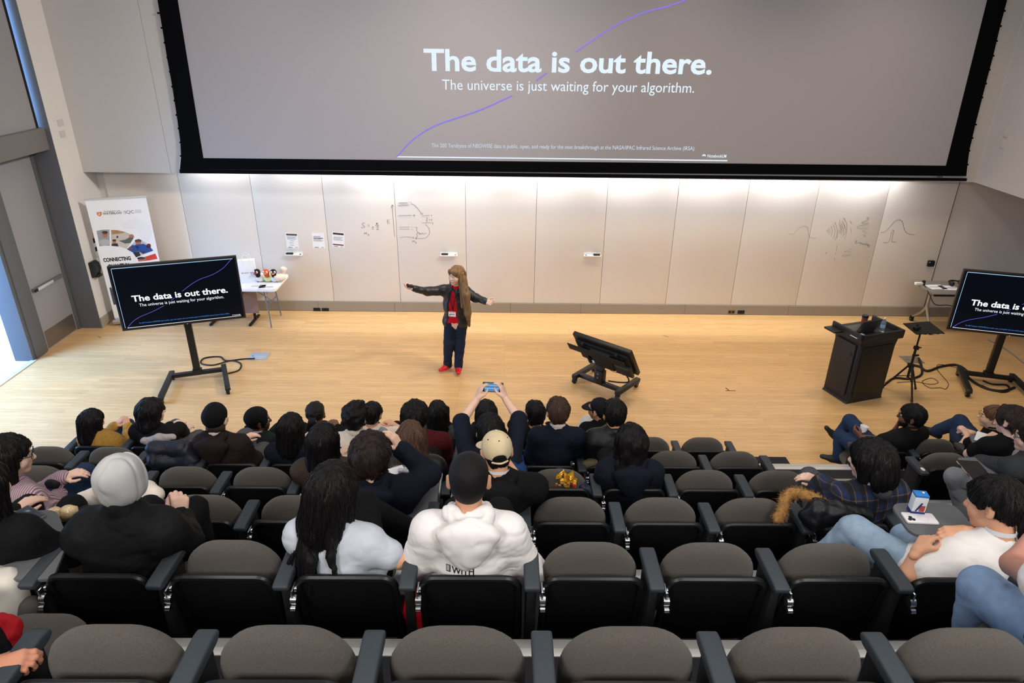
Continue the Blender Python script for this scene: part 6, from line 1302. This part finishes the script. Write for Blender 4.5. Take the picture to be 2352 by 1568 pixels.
for lb, px, py, r_, m_, w, d in (('printed white flyer on the folding table, left one', 590, 657, .15, PAPER, .14, .10), ('printed white flyer on the folding table, right one', 615, 659, .1, PAPER, .14, .10), ('dark folded leaflet on the folding table by the bag', 567, 637, .3, mat('leaflet dark', rgb(62, 50, 60), .5, var=.8, vscale=30), .10, .06), ('orange leaflet on the folding table under the dark one', 562, 645, .1, mat('leaflet orange', rgb(206, 104, 60), .5), .09, .05)):
    c = at_z(px, py, TZ); z0 = .004 if 'dark' in lb else .001
    o = obj('leaflet', [(xf(box(-w, w, -d, d, z0, z0 + .0025), (c.x, c.y, TZ), rot=rz(r_)), m_)] + ([(xf(join(*[box(-w * .6, w * .6, -.03 + .022 * i, -.022 + .022 * i, .0035, .0042) for i in range(3)]), (c.x, c.y, TZ), rot=rz(r_)), GREYINK)] if m_ is PAPER else []), None); tag(o, lb, 'leaflet')
rt = thing('flip_top_table', 'grey flip-top table on chrome legs with casters at the right wall', 'table', (7.9, 10.68, 0), 0)
obj('tabletop', box(-.88, .9, -.33, .33, .705, .74, .008), mat('grey table laminate', rgb(128, 122, 116), .5, var=.04, vscale=60), rt); obj('edge', box(-.885, .905, -.336, -.30, .70, .738, .01), BLACK, rt)
for s_ in (-.73, .75):
    obj('leg', join(tube([(s_, 0, .70), (s_, 0, .34)], .024, 10), tube(smooth_path([(s_, 0, .40), (s_, -.10, .25), (s_, -.26, .09)], 5), [.024 - .0006 * i for i in range(11)], 8), tube(smooth_path([(s_, 0, .40), (s_, .10, .25), (s_, .30, .09)], 5), [.024 - .0006 * i for i in range(11)], 8), box(s_ - .03, s_ + .03, -.2, .2, .68, .705, .004)), mat('warm brushed metal', rgb(172, 160, 146), .35, metal=.7), rt)
    caster(rt, s_, -.27); caster(rt, s_, .31)
for lb, px, py, r_ in (('white sheet on the grey flip-top table, left one', 2150, 659, .05), ('white sheet on the grey flip-top table, right one', 2180, 661, .0)):
    c = at_z(px, py, .742); o = obj('paper_sheet', [(xf(box(-.14, .14, -.11, .11, 0, .002), (c.x, c.y, .742), rot=rz(r_)), PAPER), (xf(box(-.12, .12, -.012, .008, .0021, .003), (c.x, c.y, .742), rot=rz(r_)), GREYINK)], None); tag(o, lb, 'paper')
c = at(2099, 648, 10.75); ta = thing('power_adapter', 'white adapter hanging at the corner of the grey flip-top table', 'adapter', (7.03, 10.80, .742), .0); obj('body', box(-.09, .03, -.03, .03, -.002, .04, .006), WHITEP, ta); obj('clip', box(.03, .07, -.02, .02, -.002, .075, .006), BLACK, ta)
tag(obj('cable', tube(smooth_path([(7.09, 10.80, .75), (7.0, 10.45, .70), (7.08, 10.36, .56), (7.3, 10.38, .54), (7.6, 10.42, .50), (7.85, 10.45, .58), (8.2, 10.6, .66)], 6), .007, 6), RUBBER), 'black cable drooping under the grey flip-top table', 'cable')
hs = thing('headset', 'black headset lying on the grey flip-top table beside the display', 'headset', (7.62, 10.78, .742), .4); obj('band', tube([(.11 * math.cos(t), .11 * math.sin(t), .05) for t in np.linspace(0, 3.14, 12)], .012, 7), BLACK, hs); obj('ear_cup', join(ball((.11, 0, .045), (.03, .045, .045)), ball((-.11, 0, .045), (.03, .045, .045))), BLACK, hs)
def soft(name, label, cat, vol, m_, res=.012, noise=((.007, (14, 14, 14)), (.003, (40, 40, 40))), group=None):
    p = vol.mesh(res, noise=list(noise)); c = p[0].mean(0); c[2] = p[0][:, 2].min(); o = obj(name, p, m_, None, 180, loc=c); return tag(o, label, cat, group)
c = at(2272, 640, 10.7); v = Vol().ell((c.x, 10.7, .84), (.16, .12, .13)).ell((c.x + .14, 10.7, .80), (.12, .1, .09), k=.05).plane((0, 0, .744), (0, 0, -1)); soft('bag', 'rust orange bag on the grey flip-top table behind the right display', 'bag', v, mat('rust orange cloth', rgb(150, 66, 34), .8))

# ------------------------------------------------------------------ things among the seats
def PXr(r, x, y, dy): return np.array(at(x, y, row_y(r) + dy))
ph = PXr(3, 1132, 889, .46); t = thing('smartphone', 'black smartphone held up in both hands, its screen lit', 'phone', ph, 0); t.rotation_euler = (math.radians(-18), math.radians(3), 0)
pb_ = obj('case', box(-.082, .082, -.006, .006, -.04, .04, .006), BLACK, t); obj('screen', box(-.066, .050, -.0075, -.0055, -.034, .034, .001), glow('phone screen', (.10, .30, .62), .8), pb_); obj('preview', join(box(-.064, .046, -.0085, -.007, -.012, -.006), box(-.064, .046, -.0085, -.007, .012, .018)), glow('phone preview', (.35, .65, .9), .9), pb_); obj('controls', join(*[ball((.062, -.007, z), (.006, .002, .006), 8, 5) for z in (-.02, 0, .02)]), glow('phone buttons', (.6, .8, .95), .8), pb_)
bottle('clear plastic bottle being drunk from by the person in navy', PXr(2, 884, 985, .26), CAPW, (math.radians(118), 0, math.radians(-30)))
def cup(label, loc, tilt=(0, 0, 0), sc=1.):
    t = thing('paper_cup', label, 'cup', loc, 0, 'white paper cups'); t.rotation_euler = tilt; t.scale = (sc, sc, sc)
    obj('wall', lathe([(.001, 0), (.028, 0), (.040, .10), (.0415, .101), (.0385, .099), (.027, .006), (.001, .006)], 22), PAPER, t); obj('rim', tube([(.0405 * math.cos(a), .0405 * math.sin(a), .101) for a in np.linspace(0, 2 * math.pi, 25)[:-1]], .002, 6, closed=True), PAPER, t)
cup('white paper cup held by the bearded person', PXr(5, 1979, 994, .30) + V3(0, 0, -.02), (math.radians(-4), math.radians(10), 0), 1.05)
cup('white paper cup at the side of the person in the black beanie', PXr(4, 571, 1048, .22) + V3(0, 0, -.02), (math.radians(6), math.radians(6), 0))
def tab(key, px, dz, r_=.05): q = [tuple(at_z(x, y, SEATS[key].location.z + dz))[:2] for x, y in px]; t = tablet(SEATS[key], rquad(q, 5, r_), SEATS[key].location.z + dz); return t
tab((2, -1), [(900, 1067), (1012, 1067), (1000, 1198), (880, 1198)], .66)
e = [at_z(x, y, tread(2) + .655) for x, y in ((1014, 1088), (1003, 1190))]; obj('tablet_arm', tube([tuple(np.array(e[0]) - SEATS[(2, -1)].location), tuple(np.array(e[1]) - SEATS[(2, -1)].location)], .010, 6), CHROME, SEATS[(2, -1)])
tab((2, 0), [(1130, 1150), (1214, 1150), (1214, 1234), (1120, 1234)], .66)
e = [at_z(x, y, tread(2) + .655) for x, y in ((1213, 1162), (1214, 1232))]; obj('tablet_arm', tube([tuple(np.array(q) - SEATS[(2, 0)].location) for q in e], .010, 6), CHROME, SEATS[(2, 0)])
tab((1, -4), [(10, 1172), (130, 1170), (158, 1240), (120, 1330), (0, 1330)], .66)
tab((1, 4), [(2042, 1154), (2191, 1154), (2250, 1224), (2096, 1230)], .70, .07)
tab('e', [(2226, 998), (2300, 996), (2320, 1030), (2240, 1030)], .70, .04)
tab('f', [(2196, 1050), (2290, 1048), (2310, 1090), (2240, 1092)], .68, .04)
def on_tab(key, x, y, dz): p = np.array(at_z(x, y, SEATS[key].location.z + dz)); return p
p = on_tab((1, 4), 2102, 1176, .7012); t = thing('milk_carton', 'blue and white drink carton standing on the right-hand tablet', 'carton', p, -.15); bd = obj('body', box(-.032, .032, -.024, .024, 0, .118, .002), mat('carton white', rgb(226, 230, 238), .4, var=.05, vscale=20), t)
obj('top_panel', box(-.0325, .0325, -.0245, .0245, .108, .1195, .002), mat('carton blue', rgb(36, 120, 196), .4), t); obj('print', [(box(-.033, .033, -.025, .025, .0, .022), mat('carton navy', rgb(34, 52, 120), .4)), (join(box(.0, .026, -.0255, -.02, .025, .06), box(-.02, .02, .02, .0255, .03, .06)), mat('carton berry', rgb(170, 70, 60), .5, var=.6, vscale=60)), (join(*[xf(box(-.004, .004, -.0256, -.024, -.010, .010), (-.010 + .0045 * i, 0, .034 + .011 * i), rot=ry(.5)) for i in range(4)]), mat('carton navy', (0, 0, 0)))], None, bd)
obj('straw', cyl((.012, .006, .1195), (.012, .006, .1215), .006, 10), WHITEP, t)
p = on_tab((1, 4), 2112, 1192, .7012); t = thing('smartphone', 'white smartphone lying face down on the right-hand tablet', 'phone', p, -.06); bd = obj('case', box(-.078, .078, -.039, .039, 0, .010, .009), mat('white phone shell', rgb(232, 230, 232), .3), t); obj('lens', join(*[cyl((x, y, .009), (x, y, .013), .0085, 12) for x, y in ((-.058, -.018), (-.04, -.018), (-.049, -.002))]), BLACK, bd); obj('ring', tube([(.015 + .024 * math.cos(a), .0 + .024 * math.sin(a), .0102) for a in np.linspace(0, 2 * math.pi, 25)[:-1]], .0008, 4, closed=True), mat('faint ring', rgb(200, 198, 204), .4), bd)
p = on_tab((1, -4), 68, 1184, .6612); t = thing('smartphone', 'dark smartphone lying on the left-hand tablet under a hand', 'phone', p, -.5); bd = obj('case', box(-.082, .082, -.04, .04, 0, .010, .009), mat('tan phone case', rgb(116, 104, 96), .5), t); obj('screen', box(-.074, .074, -.034, .034, .0095, .0112, .001), mat('dark glass', rgb(52, 62, 74), .12, var=.3, vscale=40), bd)
p = on_tab((2, -1), 912, 1080, .6612); o = obj('napkin', xf(box(-.05, .05, -.04, .04, 0, .003), p, rot=rz(.5)), PAPER); tag(o, 'white napkin on the tablet of the drinking person', 'napkin')
v = Vol(); p = on_tab((2, -1), 932, 1083, .6612)
for i in range(7): v.ell(p + V3(rnd.uniform(-.04, .04), rnd.uniform(-.02, .02), .012), (.016, .013, .014), k=.006)
soft('wrapper', 'crumpled white and orange wrapper on the tablet beside the napkin', 'wrapper', v, mat('crinkled wrapper', rgb(206, 196, 206), .3, var=.5, vscale=50), .005, ((.004, (90, 90, 90)),))
p = on_tab('e', 2262, 1006, .7012); o = obj('notepaper', [(xf(box(-.075, .075, -.10, .10, 0, .002), p, rot=rz(-.7)), PAPER)], None); tag(o, 'white notepaper on the tablet of the brown-haired person', 'paper')
p = on_tab('f', 2196, 1060, .6812); p1_ = on_tab('f', 2240, 1112, .6812); SLV = mat('silver metal', rgb(196, 198, 204), .3, metal=.8)
an_ = math.atan2(p1_[1] - p[1], p1_[0] - p[0]); t = thing('laptop', 'closed silver and black laptop on the tablet beside the grey trousers', 'laptop', (p + p1_) / 2 + rz(an_) @ V3(0, .08, 0), an_)
obj('base', box(-.15, .15, -.08, .08, 0, .012, .004), SLV, t); obj('lid', box(-.15, .15, -.078, .08, .0125, .019, .004), BLACK, t); obj('port', join(box(-.10, -.07, -.082, -.078, .003, .009), box(.02, .06, -.082, -.078, .003, .009)), BLACKM, t)
obj('badge', xf(lathe([(.001, 0), (.020, 0), (.021, .002), (.001, .0025)], 20), (-SX / 2, -.165, .6635), scale=(.75, 1.25, 1)), WHITEP, SEATS['d'])
# coats, bags and other soft things
def coat(label, r, pts, m_, rad=.06, name='jacket', cat='jacket', noise=((.008, (11, 11, 11)), (.014, (9, 9, 11), 3.0), (.003, (30, 30, 30))), res=.0095):
    v = Vol(); Q = [PXr(r, *q[:3]) for q in pts]
    for i in range(len(Q) - 1): v.cap(Q[i], Q[i + 1], pts[i][3] if len(pts[i]) > 3 else rad, pts[i + 1][3] if len(pts[i + 1]) > 3 else rad, k=.04)
    return soft(name, label, cat, v, m_, res, noise)
coat('navy puffer jacket draped over the seat left of the black beanie', 4, [(352, 1030, -.10, .07), (420, 1032, -.08, .085), (440, 1062, -.12, .07), (360, 1058, -.14, .08), (400, 1046, -.06, .08)], mat('navy nylon', rgb(24, 28, 42), .55, bump=.3, bscale=30))
coat('pale grey jacket bunched behind the messy-haired person', 5, [(334, 1012, -.12, .05), (366, 1006, -.13, .045), (396, 1004, -.12, .04)], cloth('pale grey cloth', rgb(168, 160, 160)), .05)
coat('cream puffer jacket on the seat in front of the grey hood', 2, [(196, 1150, -.02, .06), (262, 1132, .0, .09), (330, 1130, .0, .07), (356, 1136, -.02, .055)], mat('cream quilted nylon', rgb(226, 214, 200), .7, bump=.4, bscale=26), noise=((.008, (4, 4, 30)), (.004, (30, 30, 30))))
coat('cream quilted coat over the seat at the left edge', 1, [(-30, 1350, -.16, .12), (20, 1345, -.16, .075), (18, 1400, -.20, .085), (-30, 1410, -.2, .10)], mat('white quilted nylon', rgb(212, 206, 196), .7, bump=.4, bscale=26), noise=((.009, (5, 5, 24)), (.004, (24, 24, 10))))
coat('grey quilted lining hanging below the cream coat', 1, [(72, 1395, -.20, .05), (66, 1440, -.24, .055)], cloth('taupe quilt', rgb(92, 88, 86)), noise=((.006, (5, 5, 26)),))
coat('red cloth bundled at the lower left corner', 0, [(0, 1432, .16, .03), (14, 1450, .14, .035), (26, 1470, .14, .032), (10, 1500, .10, .035), (-20, 1470, .12, .05)], cloth('red satin', rgb(176, 20, 32), .5), noise=((.012, (22, 22, 22)), (.005, (50, 50, 50))), name='red_cloth', cat='cloth', res=.008)
v = Vol(); a = [PXr(1, x, y, -.10) for x, y in ((958, 1372), (946, 1400), (952, 1440))]; 
for i in range(2): v.cap(a[i], a[i + 1], .055 - .008 * i, .047 - .01 * i, k=.03, flat=((0, 1, 0), .55))
soft('tote_bag', 'bright red bag hanging behind the seat of the white hoodie', 'bag', v, cloth('red nylon', rgb(206, 16, 30), .6), .008, ((.005, (40, 6, 6)),))
v = Vol().cap(PXr(1, 1250, 1345, -.02), PXr(1, 1256, 1375, -.06), .035, .02, k=.02, flat=((0, 1, 0), .6)); soft('scarf', 'red and lime scarf end right of the white hoodie', 'scarf', v, mat('red lime cloth', rgb(196, 70, 40), .7, var=.95, vscale=16), .007)
coat('navy jacket stuffed on the seat behind the gold snack bag', 3, [(1262, 1100, .0, .05), (1290, 1092, .03, .06), (1330, 1108, .0, .055), (1358, 1135, -.10, .05)], mat('navy quilt nylon', rgb(26, 34, 56), .6), .05)
def chips():
    c = PXr(3, 1299, 1098, -.07); bm = bmesh.new(); bmesh.ops.create_grid(bm, x_segments=14, y_segments=14, size=1); 
    for v_ in bm.verts:
        x, z = v_.co.x, v_.co.y; q = np.array([x, z, .3]); n_ = float(vnoise(q * 2.6 + 3)); m2 = float(vnoise(q * 5.1 + 9)); v_.co = (x * .085 * (1 - .35 * max(0, z)) + .012 * n_, .025 * n_ + .018 * m2, z * .062 + .02 * (z > .4) * n_ + .018 * x * z)
    g = bmesh.ops.solidify(bm, geom=bm.faces[:], thickness=.02); p = from_bm(bm)
    o = obj('snack_bag', p, mat('gold foil', rgb(226, 166, 48), .3, metal=.25, var=.25, vscale=18), None, 25, loc=None); o.location = c; tag(o, 'crumpled gold foil snack bag on the empty grey seat', 'snack bag')
    obj('print', xf(box(.05, .075, -.045, -.028, -.05, -.03, .003), (0, 0, 0)), mat('red foil print', rgb(200, 40, 40), .4), o); obj('crumbs_print', join(*[ball((x, -.036, z), (.014, .008, .010), 8, 5) for x, z in ((-.03, -.02), (-.005, -.034), (.02, -.022), (-.045, -.038))]), mat('biscuit print', rgb(176, 124, 84), .5), o)
chips()
coat('olive jacket on the seat below the black puffer', 4, [(1345, 1068, -.10, .05), (1375, 1062, -.08, .06), (1404, 1072, -.10, .05)], mat('olive nylon', rgb(92, 80, 54), .6, bump=.3, bscale=30))
coat('royal blue jacket on the seat right of the beige cap', 3, [(1186, 1050, .0, .05), (1192, 1082, -.08, .055), (1175, 1072, -.1, .05)], cloth('royal blue nylon', rgb(28, 56, 100)))
# black coat with a fur-trimmed hood
v = Vol(); Q = [PXr(2, *q) for q in ((1880, 1168, -.17), (1930, 1178, -.19), (1985, 1186, -.20))]; v.cap(Q[0], Q[1], .06, .075, k=.04).cap(Q[1], Q[2], .075, .06, k=.04).cap(PXr(2, 1850, 1180, -.16), Q[0], .045, .06, k=.04).cap(PXr(2, 1870, 1200, -.2), PXr(2, 1960, 1205, -.22), .06, .06, k=.04)
cb = soft('winter_coat', 'black puffy coat with brown fur trim hung over the seat of the plaid shirt', 'coat', v, mat('black glossy nylon', rgb(13, 14, 18), .42, bump=.4, bscale=20, spec=.45), .0085, ((.008, (10, 10, 10)), (.018, (8, 8, 11), 3.0), (.004, (36, 36, 36))))
path = smooth_path([tuple(PXr(2, *q)) for q in ((1786, 1192, -.15), (1797, 1172, -.12), (1802, 1146, -.08), (1822, 1132, -.06), (1850, 1136, -.08), (1880, 1150, -.12), (1905, 1166, -.16), (1945, 1184, -.22))], 8)
v = Vol()
for i in range(0, len(path) - 2, 2): v.cap(path[i], path[i + 2], .026, .026, k=.01)
base = v.mesh(.006, noise=[(.007, (60, 60, 60))]); sp = [base]; rr = random.Random(3)
for i in range(0, len(path) - 1):
    for _ in range(60):
        p0 = np.array(path[i]) + np.array([rr.gauss(0, .008) for _ in range(3)]); d = nrm([rr.gauss(0, 1), rr.gauss(0, 1), rr.gauss(.25, 1)]); l = rr.uniform(.034, .056); q = p0 + d * l + V3(0, 0, -.004); u = nrm(np.cross(d, [.3, .5, .8])) * .0015; w = np.cross(d, u)
        b0 = p0 + d * .018; sp.append(piece([b0 + u, b0 - .5 * u + .87 * w, b0 - .5 * u - .87 * w, q], [(0, 1, 3), (1, 2, 3), (2, 0, 3)]))
fp = join(*sp); obj('fur_trim', (fp[0] - np.array(cb.location), fp[1]), mat('brown fur', rgb(160, 118, 66), .9, var=.45, vscale=70), cb, 180)
v = Vol(); c = PXr(1, 150, 1182, .36)
for i in range(6): v.ell(c + V3(rnd.uniform(-.05, .05), rnd.uniform(-.03, .03), rnd.uniform(-.05, .05)), (.045, .04, .045), k=.02)
soft('food_pack', 'clear wrapped bread roll left of the grey-hooded person', 'food pack', v, mat('wrapped bread', rgb(206, 178, 136), .25, var=.4, vscale=20, bump=.8, bscale=60, coat=.6), .007, ((.005, (50, 50, 50)),))
v = Vol().ell(PXr(2, 120, 1112, .26), (.05, .03, .04)); po = soft('pouch', 'small black flowered pouch held by the person in pink', 'pouch', v, mat('black flower cloth', rgb(20, 20, 24), .7, var=.2, vscale=40), .007, ((.003, (40, 40, 40)),))
